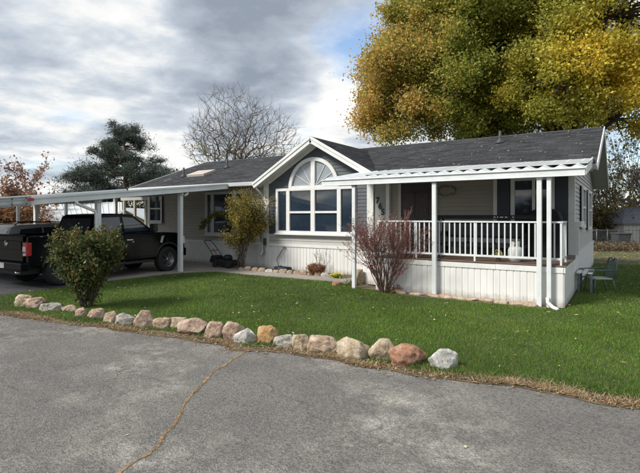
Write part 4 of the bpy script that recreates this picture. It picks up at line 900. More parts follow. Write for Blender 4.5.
def truck(loc, rot):
    T = root('pickup_truck', 'black crew cab pickup truck parked under the carport, tailgate to the left', 'pickup truck')
    WB, AR, ac_ = 3.64, .52, .45
    bd = MB(); hw = .99
    # cab and hood lower body
    prof = [(.86, .50), (.86, 1.36), (3.06, 1.35), (3.5, 1.345), (4.0, 1.32), (4.26, 1.25), (4.36, 1.08), (4.38, .66), (4.30, .56)] + [(WB + AR * math.cos(R_(a)), ac_ + AR * math.sin(R_(a))) for a in range(10, 171, 16)] + [(3.08, .50)]
    bd.prism(prof, -hw, hw, 'x'); body = bd.build('body', blackpaint, T, bevel=.05, segs=3)
    # bed side panels
    prof = [(-.88, .62), (-.88, 1.37), (.84, 1.39), (.84, .50), (.56, .50)] + [(AR * math.cos(R_(a)), ac_ + AR * math.sin(R_(a))) for a in range(10, 171, 16)]
    for s in (-1, 1):
        MB().prism(prof, s * hw, s * (hw - .13), 'x').build('bed_side', blackpaint, T, bevel=.03)
        # flare
        for cy in (0, WB):
            MB().tube([(s * (hw - .005), p[0], p[1]) for p in arc_pts(cy, ac_, AR + .01, 8, 172, 14)], .035, 6).build('wheel_arch', plastic, T)
    MB().box(-.86, .86, -.85, .84, .55, .85).build('bed_floor', plastic, T)
    tg = MB().box(-.80, .80, -.92, -.85, .70, 1.38).build('tailgate', blackpaint, T, bevel=.02)
    MB().box(-.74, .74, -.935, -.915, 1.00, 1.24).build('tailgate_panel', blackpaint, tg, bevel=.012)
    MB().box(-.80, .80, -.90, -.83, 1.375, 1.40).build('tailgate_spoiler', plastic, tg, bevel=.01)
    MB().lathe([(.0, 0), (.085, 0), (.085, -.012), (0, -.016)], (0, -.935, 1.16), 'y', 20).build('oval_emblem', chrome, tg)
    for s in (-1, 1):
        tl = MB().prism([(s * .80, .84), (s * .995, .86), (s * 1.0, 1.20), (s * .80, 1.22)], -.93, -.80, 'y').build('tail_light', redlens, T, bevel=.015)
        MB().prism([(s * .815, .98), (s * .95, .98), (s * .95, 1.10), (s * .815, 1.10)], -.938, -.928, 'y').build('clear_lens', clearlens, tl)
        MB().prism([(s * .83, .87), (s * .96, .88), (s * .95, .93), (s * .83, .92)], -.938, -.928, 'y').build('clear_lens', clearlens, tl)
    bp = MB().box(-1.0, 1.0, -1.06, -.86, .48, .70).build('rear_bumper', blackpaint, T, bevel=.04, segs=3)
    MB().box(-.16, .16, -1.075, -1.055, .53, .67).build('number_plate', mat('plate', (.6, .6, .62), .4, .25, 30), bp)
    MB().box(-.7, .7, -.9, 4.1, .36, .52).build('chassis', plastic, T)
    MB().lathe([(.0, -.95), (.07, -.95), (.07, -.12), (.15, -.06), (.15, .06), (.07, .12), (.07, .95), (0, .95)], (0, 0, .42), 'x', 12).build('rear_axle', plastic, T)
    MB().tube([(.5, 0.5, .45), (.55, -.7, .42), (.6, -1.0, .42)], .04, 8).build('exhaust_pipe', chrome, T)
    # greenhouse
    def gx(z): return .955 - (z - 1.34) * .30
    gp = [(.88, 1.34), (1.02, 1.86), (1.12, 1.93), (1.7, 1.965), (2.3, 1.94), (2.42, 1.90), (3.16, 1.34)]
    n_ = len(gp); vs = [(-gx(z), y, z) for y, z in gp] + [(gx(z), y, z) for y, z in gp]
    MB().add(vs, [tuple(range(n_)), tuple(range(2 * n_ - 1, n_ - 1, -1))] + [(i, n_ + i, n_ + (i + 1) % n_, (i + 1) % n_) for i in range(n_)]).build('cab', blackpaint, T, bevel=.03)
    for s in (-1, 1):
        for nm, q in (('rear_side_window', [(1.08, 1.40), (1.20, 1.83), (1.88, 1.86), (1.88, 1.40)]), ('front_side_window', [(1.98, 1.40), (1.98, 1.86), (2.36, 1.83), (2.92, 1.42)])):
            MB().add([(s * (gx(z) + e_), y, z) for e_ in (.006, -.01) for y, z in q], [(0, 1, 2, 3), (7, 6, 5, 4), (0, 4, 5, 1), (1, 5, 6, 2), (2, 6, 7, 3), (3, 7, 4, 0)]).build(nm, glass, T)
        for (a, b) in ((.92, 1.90), (1.93, 3.02)):
            dr = MB().prism([(a, .60), (b, .60), (b, 1.33), (a, 1.33)], s * (hw - .01), s * (hw + .012), 'x').build('door', blackpaint, T, bevel=.012)
            MB().box(s * (hw + .01), s * (hw + .05), a + .06 if a < 1.5 else a + .05, a + .29 if a < 1.5 else a + .28, 1.13, 1.165).build('handle', chrome if a > 1.5 else blackpaint, dr, bevel=.008)
        mr = MB().box(s * (hw + .04), s * (hw + .28), 2.82, 2.98, 1.38, 1.64).build('wing_mirror', plastic, T, bevel=.04)
        MB().beam((s * (hw - .06), 2.92, 1.38), (s * (hw + .08), 2.9, 1.44), .05, .05).build('mirror_arm', plastic, mr)
        MB().box(s * (hw - .02), s * (hw + .10), .72, 3.0, .40, .47).build('running_board', plastic, T, bevel=.02)
        MB().prism([(3.28, 1.02), (3.36, 1.0), (3.46, 1.24), (3.34, 1.22)], s * (hw + .0), s * (hw + .014), 'x').build('fender_badge', chrome, T)
        MB().prism([(4.12, .94), (4.38, .92), (4.36, 1.18), (4.18, 1.20)], s * (hw - .16), s * (hw + .004), 'x').build('headlight', clearlens, T, bevel=.02)
    # rear window and windscreen
    def pane(nm, pts, off):
        vs = [Vector(p) for p in pts]; nr = (vs[1] - vs[0]).cross(vs[2] - vs[0]).normalized(); nr = nr if nr.dot(Vector(off)) > 0 else -nr
        a = [v + nr * .006 for v in vs]; b = [v - nr * .02 for v in vs]; MB().add(a + b, [(0, 1, 2, 3), (7, 6, 5, 4), (0, 4, 5, 1), (1, 5, 6, 2), (2, 6, 7, 3), (3, 7, 4, 0)]).build(nm, glass, T)
    pane('rear_window', [(-.80, .898, 1.41), (.80, .898, 1.41), (.72, 1.01, 1.82), (-.72, 1.01, 1.82)], (0, -1, .2))
    pane('windscreen', [(-.84, 3.08, 1.40), (.84, 3.08, 1.40), (.74, 2.48, 1.855), (-.74, 2.48, 1.855)], (0, 1, .5))
    MB().box(-.62, .62, 4.345, 4.42, .82, 1.18).build('grille', plastic, T, bevel=.02)
    MB().box(-.98, .98, 4.26, 4.46, .50, .78).build('front_bumper', blackpaint, T, bevel=.05, segs=3)
    for y in (0, WB):
        for s in (-1, 1): car_wheel(T, s * .86, y, .425, s)
    T.location = loc; T.rotation_euler.z = rot; return T
hd = math.atan2(.15, 3.65)
truck((-12.93 - .86 + .02, 6.72, 0.012), hd)
def suv(loc, rot):
    T = root('silver_suv', 'silver grey suv with roof rails parked beyond the black pickup', 'suv')
    hw = .92; prof = [(-.85, .45), (-.92, .75), (-.88, 1.08), (3.0, 1.02), (3.6, .92), (3.72, .62), (3.62, .38), (3.25, .34)] + [(2.75 + .40 * math.cos(R_(a)), .36 + .40 * math.sin(R_(a))) for a in range(10, 171, 16)] + [(2.3, .30), (.45, .30)] + [(.40 * math.cos(R_(a)), .36 + .40 * math.sin(R_(a))) for a in range(10, 171, 16)]
    MB().prism(prof, -hw, hw, 'x').build('body', silverpaint, T, bevel=.06, segs=3)
    def gx(z): return .88 - (z - 1.05) * .28
    gp = [(-.88, 1.05), (-.62, 1.52), (-.45, 1.60), (.6, 1.64), (1.3, 1.61), (1.55, 1.55), (2.35, 1.04)]
    n_ = len(gp); vs = [(-gx(z), y, z) for y, z in gp] + [(gx(z), y, z) for y, z in gp]
    MB().add(vs, [tuple(range(n_)), tuple(range(2 * n_ - 1, n_ - 1, -1))] + [(i, n_ + i, n_ + (i + 1) % n_, (i + 1) % n_) for i in range(n_)]).build('cabin', silverpaint, T, bevel=.04)
    for s in (-1, 1):
        for q in ([(-.50, 1.12), (-.34, 1.47), (.30, 1.52), (.30, 1.12)], [(.36, 1.12), (.36, 1.52), (1.0, 1.53), (1.05, 1.12)], [(1.12, 1.12), (1.08, 1.52), (1.45, 1.49), (2.0, 1.14)]):
            MB().add([(s * (gx(z) + e_), y, z) for e_ in (.006, -.01) for y, z in q], [(0, 1, 2, 3), (7, 6, 5, 4), (0, 4, 5, 1), (1, 5, 6, 2), (2, 6, 7, 3), (3, 7, 4, 0)]).build('side_window', glass, T)
        MB().tube([(s * .70, -.5, 1.60), (s * .70, -.4, 1.68), (s * .70, .6, 1.71), (s * .70, 1.3, 1.67), (s * .70, 1.4, 1.60)], .018, 6).build('roof_rail', plastic, T)
        MB().box(s * .70, s * .93, -.93, -.86, .80, 1.05).build('tail_light', redlens, T, bevel=.02)
        for y in (0, 2.75): car_wheel(T, s * .80, y, .35, s, wd=.22)
    MB().add([(-.72, -.865, 1.10), (.72, -.865, 1.10), (.66, -.66, 1.48), (-.66, -.66, 1.48)], [(0, 1, 2, 3)]).build('rear_window', glass, T)
    MB().box(-.9, .9, -1.0, -.86, .42, .70).build('rear_bumper', silverpaint, T, bevel=.05)
    T.location = loc; T.rotation_euler.z = rot
suv((-17.1, 7.65, 0.0), 0.0)
# second pale car at the extreme left
def hatch(loc, rot):
    T = root('white_car', 'white car just entering the left edge of the frame beyond the pickup tailgate', 'car')
    prof = [(-.75, .40), (-.80, .85), (2.6, .85), (3.3, .72), (3.38, .40), (3.0, .32)] + [(2.5 + .37 * math.cos(R_(a)), .33 + .37 * math.sin(R_(a))) for a in range(10, 171, 16)] + [(.42, .30)] + [(.37 * math.cos(R_(a)), .33 + .37 * math.sin(R_(a))) for a in range(10, 171, 16)]
    MB().prism(prof, -.86, .86, 'x').build('body', mat('white_car_paint', (.6, .61, .62), .3, .03, 2, coat=.5), T, bevel=.06, segs=3)
    gp = [(-.70, .84), (-.30, 1.44), (.5, 1.50), (1.1, 1.46), (2.1, .84)]; gx = lambda z: .82 - (z - .84) * .3
    n_ = len(gp); vs = [(-gx(z), y, z) for y, z in gp] + [(gx(z), y, z) for y, z in gp]
    MB().add(vs, [tuple(range(n_)), tuple(range(2 * n_ - 1, n_ - 1, -1))] + [(i, n_ + i, n_ + (i + 1) % n_, (i + 1) % n_) for i in range(n_)]).build('cabin', MC['white_car_paint'], T, bevel=.04)
    for s in (-1, 1):
        for q in ([(-.36, .92), (-.14, 1.34), (.55, 1.40), (.55, .92)], [(.62, .92), (.62, 1.40), (1.02, 1.36), (1.72, .94)]):
            MB().add([(s * (gx(z) + e_), y, z) for e_ in (.006, -.01) for y, z in q], [(0, 1, 2, 3), (7, 6, 5, 4), (0, 4, 5, 1), (1, 5, 6, 2), (2, 6, 7, 3), (3, 7, 4, 0)]).build('side_window', glass, T)
        for y in (0, 2.5): car_wheel(T, s * .76, y, .32, s, wd=.2)
    T.location = loc; T.rotation_euler.z = rot
hatch((-21.2, 6.3, 0.0), 0.0)

# ------------------------------------------------------------------ yard things
# lawn mower
lm = root('lawn_mower', 'black push lawn mower with raised handle beside the yellow leaved shrub', 'lawn mower', (-12.15, 12.35, .035))
X_, Y_ = -12.15, 12.35
MB().prism([(X_ - .38, .10), (X_ + .40, .10), (X_ + .44, .20), (X_ + .34, .30), (X_ - .30, .32), (X_ - .42, .22)], Y_ - .25, Y_ + .25, 'y').build('deck', plastic, lm, bevel=.04)
MB().lathe([(.0, 0), (.16, 0), (.17, .10), (.12, .18), (0, .20)], (X_ + .06, Y_, .30), 'z', 16).build('engine', plastic, lm)
MB().prism([(X_ - .72, .20), (X_ - .36, .14), (X_ - .34, .42), (X_ - .60, .46)], Y_ - .2, Y_ + .2, 'y').build('grass_bag', blackcloth, lm, bevel=.04)
mb = MB()
for s in (-.2, .2): mb.tube([(X_ - .28, Y_ + s, .22), (X_ - .62, Y_ + s, .62), (X_ - .98, Y_ + s * .9, .96)], .014, 6)
mb.tube([(X_ - .98, Y_ - .18, .96), (X_ - 1.02, Y_, .99), (X_ - .98, Y_ + .18, .96)], .018, 6); mb.tube([(X_ - .62, Y_ - .2, .62), (X_ - .62, Y_ + .2, .62)], .012, 6); mb.build('handle', plastic, lm)
for dx in (-.30, .34):
    for s in (-.29, .29): MB().lathe([(.0, -.03), (.09, -.03), (.105, -.02), (.105, .02), (.09, .03), (0, .03)], (X_ + dx, Y_ + s, .14), 'y', 16).build('wheel', rubber, lm)
MB().tube([(X_ - .30, Y_ - .21, .52), (X_ - .50, Y_ - .21, .70)], .02, 6).build('red_grip', redlens, lm)
# hose
hz = root('garden_hose', 'coiled dark blue garden hose lying against the white skirting', 'hose', (-9.75, 12.7, .02)); mb = MB()
pts = []
for i in range(90):
    a = i * .35; r_ = .24 + .03 * math.sin(i * .7); pts.append((-9.85 + 1.3 * r_ * math.cos(a), 12.72 + .75 * r_ * math.sin(a), .05 + .0011 * i))
pts += [(-10.15, 12.85, .16), (-10.3, 12.95, .35), (-10.12, 12.94, .62), (-9.98, 12.96, .80)]
mb.tube(pts, .013, 6); mb.build('hose_coil', mat('dark_blue_hose', (.02, .035, .06), .45, .2, 10), hz)
MB().box(-10.02, -9.94, 12.93, 13.01, .78, .84).build('tap', greymetal, hz)
# meter
mt = root('utility_box', 'small grey utility box on the wall beside the gable downspout', 'utility box', (-10.62, 12.95, 1.2))
# (kept small) 
MB().box(-10.88, -10.78, GW - .13, GW - .05, .86, 1.10).build('box', mat('dark_box', (.06, .06, .065), .6, .1, 8), mt, bevel=.01)
MB().tube([(-10.83, GW - .08, .86), (-10.83, GW - .08, .5)], .012, 6).build('conduit', greymetal, mt)
# metal garden chair (scroll arms) facing the back yard
gc2 = root('garden_chair', 'old grey green metal garden chair with scrolled arms by the porch skirting', 'chair', (0, 0, 0))
cm = mat('grey_green_metal', (.13, .165, .16), .5, .25, 12, metal=.3); cs = mat('pale_seat', (.42, .44, .42), .6, .15, 8)
MB().prism([(-.27, .40), (.27, .40), (.25, .43), (-.25, .43)], -.26, .26, 'x').build('seat', cs, gc2, bevel=.015)
for s in (-1, 1):
    mb = MB(); mb.tube([(s * .28, -.26, .42), (s * .29, -.42, .40), (s * .29, -.50, .52), (s * .29, -.42, .64), (s * .29, -.30, .60), (s * .29, -.33, .50)], .02, 6)
    mb.tube([(s * .29, -.42, .64), (s * .29, -.1, .66), (s * .29, .22, .67)], .02, 6); mb.build('arm', cm, gc2)
    MB().tube([(s * .27, -.30, 0), (s * .26, -.24, .42)], .018, 6).build('leg', cm, gc2); MB().tube([(s * .27, .30, 0), (s * .26, .22, .42)], .018, 6).build('leg', cm, gc2)
mb = MB(); mb.tube([(-.27, .24, .42), (-.28, .30, .75), (-.20, .35, .96), (-.08, .36, .98), (0, .35, .90), (.08, .36, .98), (.20, .35, .96), (.28, .30, .75), (.27, .24, .42)], .022, 6)
for x in (-.18, -.09, 0, .09, .18): mb.beam((x, .25, .43), (x * 1.05, .345, .90), .055, .008, up=(0, 1, 0))
mb.build('backrest', cm, gc2); gc2.location = (-.52, 13.45, .0); gc2.rotation_euler.z = R_(-62); gc2.scale = (.88, .88, .88)
c2_ = root('white_bench', 'small white slatted bench end between the metal chair and the porch skirting', 'bench', (-.85, 13.3, 0))
for i in range(3): MB().box(-.99 + i * .12, -.89 + i * .12, 12.95, 13.85, .50, .53).build('slat', white, c2_)
for x in (-.95, -.68):
    for y in (13.0, 13.8): MB().box(x - .025, x + .025, y - .025, y + .025, 0, .50).build('leg', cm, c2_)
# yellow flowers
yf = root('yellow_flowers', 'small clump of bright yellow flowers at the end of the stone border', 'flowers', (*G(337, 279), .02)); gx_, gy_ = G(337, 279)
c = np.array([gx_, gy_, .14]) + rs.normal(0, 1, (90, 3)) * np.array([.10, .06, .035]); np_mesh('blossom', leaf_verts(c, .03, rs, flat=.4, aspect=.9), 4, leafm, yf, tint=pick([(.75, .68, .05), (.8, .75, .2)], 90, rs, .08))
c = np.array([gx_, gy_, .08]) + rs.normal(0, 1, (160, 3)) * np.array([.11, .07, .03]); np_mesh('leaves', leaf_verts(c, .028, rs), 4, leafm, yf, tint=pick([(.08, .13, .03)], 160, rs))

# ------------------------------------------------------------------ plants and trees
def grow(mb, p, d, L, r, depth, rr, tips, spread=.55, up=.12, shrink=.74, kids=(2, 3), segs=4, jit=.16, minr=.004, nside=5, allp=None):
    pts = [Vector(p)]; rad = [r]; d = Vector(d).normalized(); q = Vector(p)
    for i in range(segs):
        d = (d + Vector((rr.gauss(0, jit), rr.gauss(0, jit), rr.gauss(0, jit) + up * .35))).normalized(); q = q + d * L / segs; pts.append(q.copy()); rad.append(max(minr, r * (1 - .42 * (i + 1) / segs)))
    mb.tube(pts, rad, nside if r > .03 else (4 if r > .012 else 3), cap=False)
    if allp is not None: allp += [(x.copy(), depth) for x in pts[1:]]
    if depth == 0: tips.append((pts[-1], d)); return
    for k_ in range(rr.randint(*kids)):
        t = rr.uniform(.45, 1.0) if k_ else 1.0; i = min(segs, max(1, int(t * segs))); b = pts[i]
        ax = d.cross(Vector((rr.gauss(0, 1), rr.gauss(0, 1), rr.gauss(0, 1)))).normalized()
        nd = (Matrix.Rotation(rr.gauss(spread, .16) * (1 if k_ else .55), 3, ax) @ d); nd.z += up; nd.normalize()
        grow(mb, b, nd, L * shrink * rr.uniform(.8, 1.15), rad[i] * (.80 if not k_ else .62), depth - 1, rr, tips, spread, up, shrink, kids, segs, jit, minr, nside, allp)
def leaves_at(name, pts, n, sp, size, cols, m, parent, flat=0, aspect=.6, colf=None, jit=.18):
    P_ = np.array([tuple(p) for p in pts]); i = rs.integers(0, len(P_), n); c = P_[i] + rs.normal(0, sp, (n, 3)); t = colf(c) if colf else pick(cols, n, rs, jit)
    o = np_mesh(name, leaf_verts(c, size, rs, flat, aspect), 4, m, parent, tint=t); o['kind'] = 'stuff'; return o
# big cottonwoods: trunk + limbs to clump centres inside a lobed envelope
def crown_tree(name, label, px, d, env, ncl, nleaf, lsize, colf, seed, trunk_r=.42, bark_m=darkbark, z_split=5.0, csize=(1.0, 1.7), shell=.5, leaf_m=leafm, group=None, clip=None):
    rr = random.Random(seed); x, y = D(px, d); T = root(name, label, 'tree', (x, y, 0), group); tr = MB()
    top = max(e[2] + e[5] for e in env); tr.tube([(x, y, -.1), (x + .1, y, z_split * .5), (x, y + .1, z_split)], [trunk_r * 1.25, trunk_r, trunk_r * .85], 10); tro = tr.build('trunk', bark_m, T)
    cl_ = []
    tries = 0
    while len(cl_) < ncl and tries < ncl * 60:
        tries += 1
        e = rr.choices(env, weights=[q[3] * q[4] * q[5] for q in env])[0]
        v = Vector((rr.gauss(0, 1), rr.gauss(0, 1), rr.gauss(0, 1))).normalized() * (rr.uniform(shell, 1.0) ** .6)
        lx, ly, lz = e[0] + v.x * e[3], e[1] + v.y * e[4], e[2] + v.z * e[5]
        wp = Vector((x + RX * lx + FX * ly, y + RY * lx + FY * ly, lz))
        if any((wp - o_[0]).length < csize[0] * .8 for o_ in cl_): continue
        cl_.append((wp, rr.uniform(*csize)))
    br = MB(); hubs = []
    for i in range(9):
        a = i * 2.4; hubs.append(Vector((x + 2.2 * math.cos(a) * (top / 18), y + 2.2 * math.sin(a) * (top / 18), z_split + (top - z_split) * (.15 + .07 * i))))
        h = hubs[-1]; br.tube([(x, y, z_split * .8), (x + (h.x - x) * .3, y + (h.y - y) * .3, z_split + (h.z - z_split) * .4), h], [trunk_r * .6, trunk_r * .42, trunk_r * .28], 7, cap=False)
    for (c, r_) in cl_:
        h = min(hubs, key=lambda q: (q - c).length + .5 * max(0, q.z - c.z)); mid = h.lerp(c, .5) + Vector((rr.gauss(0, .3), rr.gauss(0, .3), rr.gauss(.2, .3)))
        br.tube([h, mid, c], [trunk_r * .22, trunk_r * .12, .025], 5, cap=False)
        for j in range(5):
            v = Vector((rr.gauss(0, 1), rr.gauss(0, 1), rr.gauss(0, 1))).normalized() * r_ * .9; br.tube([c, c + v * .5 + Vector((0, 0, .1)), c + v], [.02, .012, .006], 3, cap=False)
    br.build('limbs', bark_m, tro, fix=False)
    per = nleaf // len(cl_); C = []
    for (c, r_) in cl_:
        m_ = int(per * (r_ / ((csize[0] + csize[1]) / 2)) ** 2)
        v = rs.normal(size=(m_, 3)); v /= np.linalg.norm(v, axis=1)[:, None]; rad = r_ * rs.uniform(.15, 1.0, m_) ** .7 * rs.uniform(.8, 1.28, m_) * (1 + .3 * np.sin(v[:, 0] * 5 + c.x) * np.sin(v[:, 2] * 6 + c.y))
        C.append(np.array(c) + v * rad[:, None] * np.array([1.0, 1.0, .78]))
    C = np.concatenate(C); m_ = rs.uniform(size=len(C)) < .14; C[m_] += rs.normal(0, .45, (m_.sum(), 3))
    if clip is not None: C = C[clip(C)]
    np_mesh('crown', leaf_verts(C, lsize, rs, aspect=.6), 4, leaf_m, T, tint=colf(C)); return T
def lat(C): return C[:, 0] * RX + C[:, 1] * RY
def fwd(C): return C[:, 0] * FX + C[:, 1] * FY
def PXc(C): return 320 + FOC * lat(C) / fwd(C)
def PYc(C): return HY + FOC * (CH - C[:, 2]) / fwd(C)
def n3(C, s, k): return (np.sin(C[:, 0] * s + k) + np.sin(C[:, 1] * s * 1.2 + k * 2) + np.sin(C[:, 2] * s * 1.1 + k * 3 + np.sin(C[:, 0] * s * .6))) / 3
def colA(C):
    """autumn turning: outermost left side of the crown is orange, middle green, sprinkled gold"""
    l = lat(C); n = len(C); u = (l - 3.9) / 3.2 + n3(C, .9, 1) * .9 + rs.normal(0, .35, n)
    green = pick([(.27, .31, .06), (.33, .35, .065), (.20, .25, .05), (.42, .40, .075)], n, rs)
    orange = pick([(.72, .42, .13), (.58, .36, .13), (.74, .50, .14), (.45, .36, .10)], n, rs); yel = pick([(.80, .60, .06), (.68, .52, .06), (.48, .42, .06)], n, rs)
    w = np.clip(.9 - u, 0, 1)[:, None] * (rs.uniform(size=n) < .85)[:, None]
    o_ = green * (1 - w) + orange * w
    wy = (np.clip((l - 13) / 6 + n3(C, .7, 4) * .9, 0, 1) * (rs.uniform(size=n) < .8))[:, None]; wy = np.maximum(wy, (rs.uniform(size=n) < .05)[:, None] * .8)
    return o_ * (1 - wy) + yel * wy
def colB(C):
    n = len(C); wy = np.clip(.42 + n3(C, .8, 2) * 1.1 + rs.normal(0, .25, n), 0, 1)[:, None]
    return pick([(.32, .34, .06), (.42, .39, .07)], n, rs) * (1 - wy) + pick([(.82, .60, .06), (.72, .54, .06), (.85, .66, .10)], n, rs) * wy
# env: lateral offset, forward offset, z, rx, ry, rz
crown_tree('cottonwood_tree', 'huge cottonwood with green and orange autumn leaves rising behind the roof', 478, 31,
           [(-.6, 0, 13.5, 6.3, 6, 6.6), (2.5, 0, 17.5, 6.5, 6, 6), (-3.6, -.5, 10.5, 4.2, 4, 3.4), (-1.0, 0, 17, 4.2, 5, 5), (4, 0, 11, 5, 5, 4.2), (-5.4, -.5, 9.6, 2.8, 3, 2.8), (1.5, -1, 9.2, 6.5, 4, 2.6), (-5.7, 0, 11.2, 2.4, 3, 2.6)], 330, 440000, .078, colA, 11, z_split=5.5, csize=(.75, 1.45))
crown_tree('cottonwood_tree', 'tall golden yellow cottonwood at the right edge behind the roof peak', 566, 27,
           [(2.5, 0, 14.5, 5.6, 5, 5.5), (0, -1, 10.0, 4.0, 3.5, 3.0), (5, 0, 12, 3.6, 4, 3.0), (3.9, 1, 9.0, 3.0, 3, 2.3), (1.0, -1.5, 8.6, 3.4, 2.5, 2.2)], 200, 220000, .076, colB, 12, trunk_r=.35, z_split=5, csize=(.7, 1.3))

def bare_tree(name, label, px, d, h, seed, leafcols=None, nleaf=0, m=bark, stems=1, depth=6, lean=0, spread=.42, L0=.24, r0=.16, lsize=.07, cat='tree', group=None, zl=(0, 99), up=.10, kids=(2, 3)):
    rr = random.Random(seed); x, y = D(px, d); T = root(name, label, cat, (x, y, 0), group); mb = MB(); tips = []; allp = []
    for s in range(stems):
        a = s * 2.1 + seed; grow(mb, (x + .12 * math.cos(a), y + .12 * math.sin(a), -.05), (math.cos(a) * .28 * (stems > 1) + lean, math.sin(a) * .25 * (stems > 1), 1), h * L0, r0, depth, rr, tips, spread, up, .79, kids, 4, .13, .011, 7, allp)
    mb.build('trunk', m, T, fix=False)
    if nleaf:
        pts = [p for p, dp in allp if dp <= 1 and zl[0] < p.z < zl[1]] or [p for p, dp in allp]
        leaves_at('crown', pts, nleaf, .16 * h / 8, lsize, leafcols, leafm, T)
    return T
# bare tree behind the left roof: limbs reach out to points spread through a round crown
def filled_tree(name, label, px, d, env, ntar, seed, m, r0, zs, cols, nleaf, lsize, zl, rmin=.012, stems=1, leafm_=None):
    r2 = np.random.default_rng(seed); x, y = D(px, d); T = root(name, label, 'tree', (x, y, 0)); tg_ = []
    for (ox, oz, rx, rz) in env:
        k = ntar // len(env); v = r2.normal(size=(k, 3)); v /= np.linalg.norm(v, axis=1)[:, None]; v *= r2.uniform(.12, 1, (k, 1)) ** .5
        tg_.append(np.column_stack([x + RX * (ox + v[:, 0] * rx) + v[:, 1] * rx * FX, y + RY * (ox + v[:, 0] * rx) + v[:, 1] * rx * FY, oz + v[:, 2] * rz]))
    tg_ = np.concatenate(tg_); nodes = []; par = []
    for s_ in range(stems):
        a = s_ * 2.2 + 1; p = np.array([x + .2 * math.cos(a), y + .2 * math.sin(a), 0.]); last = -1
        for k in range(7):
            nodes.append(p.copy()); par.append(last); last = len(nodes) - 1; p = p + np.array([math.cos(a) * .16 * (stems > 1) + r2.normal(0, .05), math.sin(a) * .12 * (stems > 1) + r2.normal(0, .05), zs / 6])
    base = np.array([x, y, zs]); order = np.argsort(np.linalg.norm(tg_ - base, axis=1)); N_ = [np.array(q) for q in nodes]; DR = [np.array([0, 0, 1.])] * len(N_)
    for t in tg_[order]:
        A = np.array(N_); dv = t - A; L = np.linalg.norm(dv, axis=1); ang = (dv * np.array(DR)).sum(1) / (L + 1e-6); cost = L * (1 + .9 * (1 - ang)) + .9 * np.clip(A[:, 2] - t[2] + .15 * L, 0, None) + .12 * np.linalg.norm(A - base, axis=1) + 9 * (A[:, 2] < zs * .45)
        i_ = int(np.argmin(cost)); L_ = L[i_]; k = max(1, int(L_ / .45)); p0 = N_[i_]; last = i_; bow = np.array([r2.normal(0, .03 * L_), r2.normal(0, .03 * L_), -.03 * L_]) + DR[i_] * .12 * L_
        for q in range(1, k + 1):
            u = q / k; N_.append(p0 + (t - p0) * u + bow * math.sin(math.pi * u) + r2.normal(0, .018, 3)); DR.append((N_[-1] - N_[last]) / (np.linalg.norm(N_[-1] - N_[last]) + 1e-6)); par.append(last); last = len(N_) - 1
    cnt = np.zeros(len(N_))
    hasc = np.zeros(len(N_), bool)
    for p in par:
        if p >= 0: hasc[p] = True
    for i_ in range(len(N_) - 1, -1, -1):
        if not hasc[i_]: cnt[i_] += 1
        if par[i_] >= 0: cnt[par[i_]] += cnt[i_]
    rad = np.maximum(rmin, r0 * (cnt / cnt.max()) ** .46); mb = MB(); tips = []
    for i_ in range(len(N_)):
        if par[i_] < 0: continue
        a, b = N_[par[i_]], N_[i_]; mb.tube([a, b], [min(rad[par[i_]], rad[i_] * 1.25), rad[i_]], 6 if rad[i_] > .05 else 3, cap=False)
        if cnt[i_] <= 2:
            tips.append(b); dr = b - a
            for q in range(2):
                e = b + dr * r2.uniform(.6, 1.3) + r2.normal(0, .15, 3) + np.array([0, 0, .1]); mb.tube([b, (b + e) / 2 + r2.normal(0, .03, 3), e], [rmin * .9, rmin * .7, rmin * .5], 3, cap=False)
    mb.build('trunk', m, T, fix=False)
    if nleaf:
        tp = [t for t in tips if zl[0] < t[2] < zl[1]]; leaves_at('crown', tp, nleaf, .22, lsize, cols, leafm, T)
    return T
filled_tree('bare_tree', 'tall nearly leafless tree behind the left part of the roof', 238, 42, [(-.6, 9.8, 3.6, 3.9), (2.2, 9.0, 3.6, 3.0), (-2.0, 8.4, 3.0, 2.6)], 2000, 21, twigm, .26, 4.6, [(.30, .25, .09), (.36, .30, .10)], 1500, .07, (4, 8.4), rmin=.0095, stems=3)
bare_tree('bare_tree', 'smaller bare tree with sparse yellow leaves right of the tall leafless one', 268, 44, 9.5, 33, [(.38, .30, .08), (.27, .24, .08)], 2200, twigm, stems=3, depth=7, spread=.5, L0=.27, r0=.12, zl=(0, 7.5))
# russet tree on the far left, hedge
bare_tree('russet_tree', 'thin tree with scattered russet leaves at the far left edge', 14, 33, 7.6, 5, [(.34, .18, .12), (.27, .14, .10), (.40, .24, .16)], 1700, twigm, stems=2, depth=5, spread=.45, r0=.1, lsize=.10)
bare_tree('russet_tree', 'low russet leaved tree between the far left tree and the pine', 36, 36, 5.2, 8, [(.36, .18, .11), (.28, .14, .09)], 1500, twigm, stems=3, depth=5, spread=.5, r0=.08, lsize=.10)
def hedge(name, label, pxs, d, h, w, n, cols, size=.1, seed=1, cat='hedge'):
    r2 = np.random.default_rng(seed); x, y = D(sum(pxs) / 2, d); T = root(name, label, cat, (x, y, 0)); a = D(pxs[0], d); b = D(pxs[1], d); t = r2.uniform(0, 1, n); k = r2.uniform(0, 1, n) ** .7
    hh = h * (.8 + .2 * np.sin(t * 17 + seed) + .12 * np.sin(t * 41))
    C = np.column_stack([a[0] + (b[0] - a[0]) * t, a[1] + (b[1] - a[1]) * t, k * hh]) + r2.normal(0, 1, (n, 3)) * np.array([w, w, .12]); C[:, 2] = np.abs(C[:, 2]) + .02
    np_mesh('foliage', leaf_verts(C, size, rs), 4, leafm, T, tint=pick(cols, n, rs)); mb = MB()
    for i in range(14):
        q = i / 13; bx, by = a[0] + (b[0] - a[0]) * q, a[1] + (b[1] - a[1]) * q; mb.tube([(bx, by, 0), (bx + .1, by, h * .4), (bx - .1, by + .1, h * .8)], [.05, .03, .01], 4, cap=False)
    mb.build('stems', darkbark, T, fix=False)
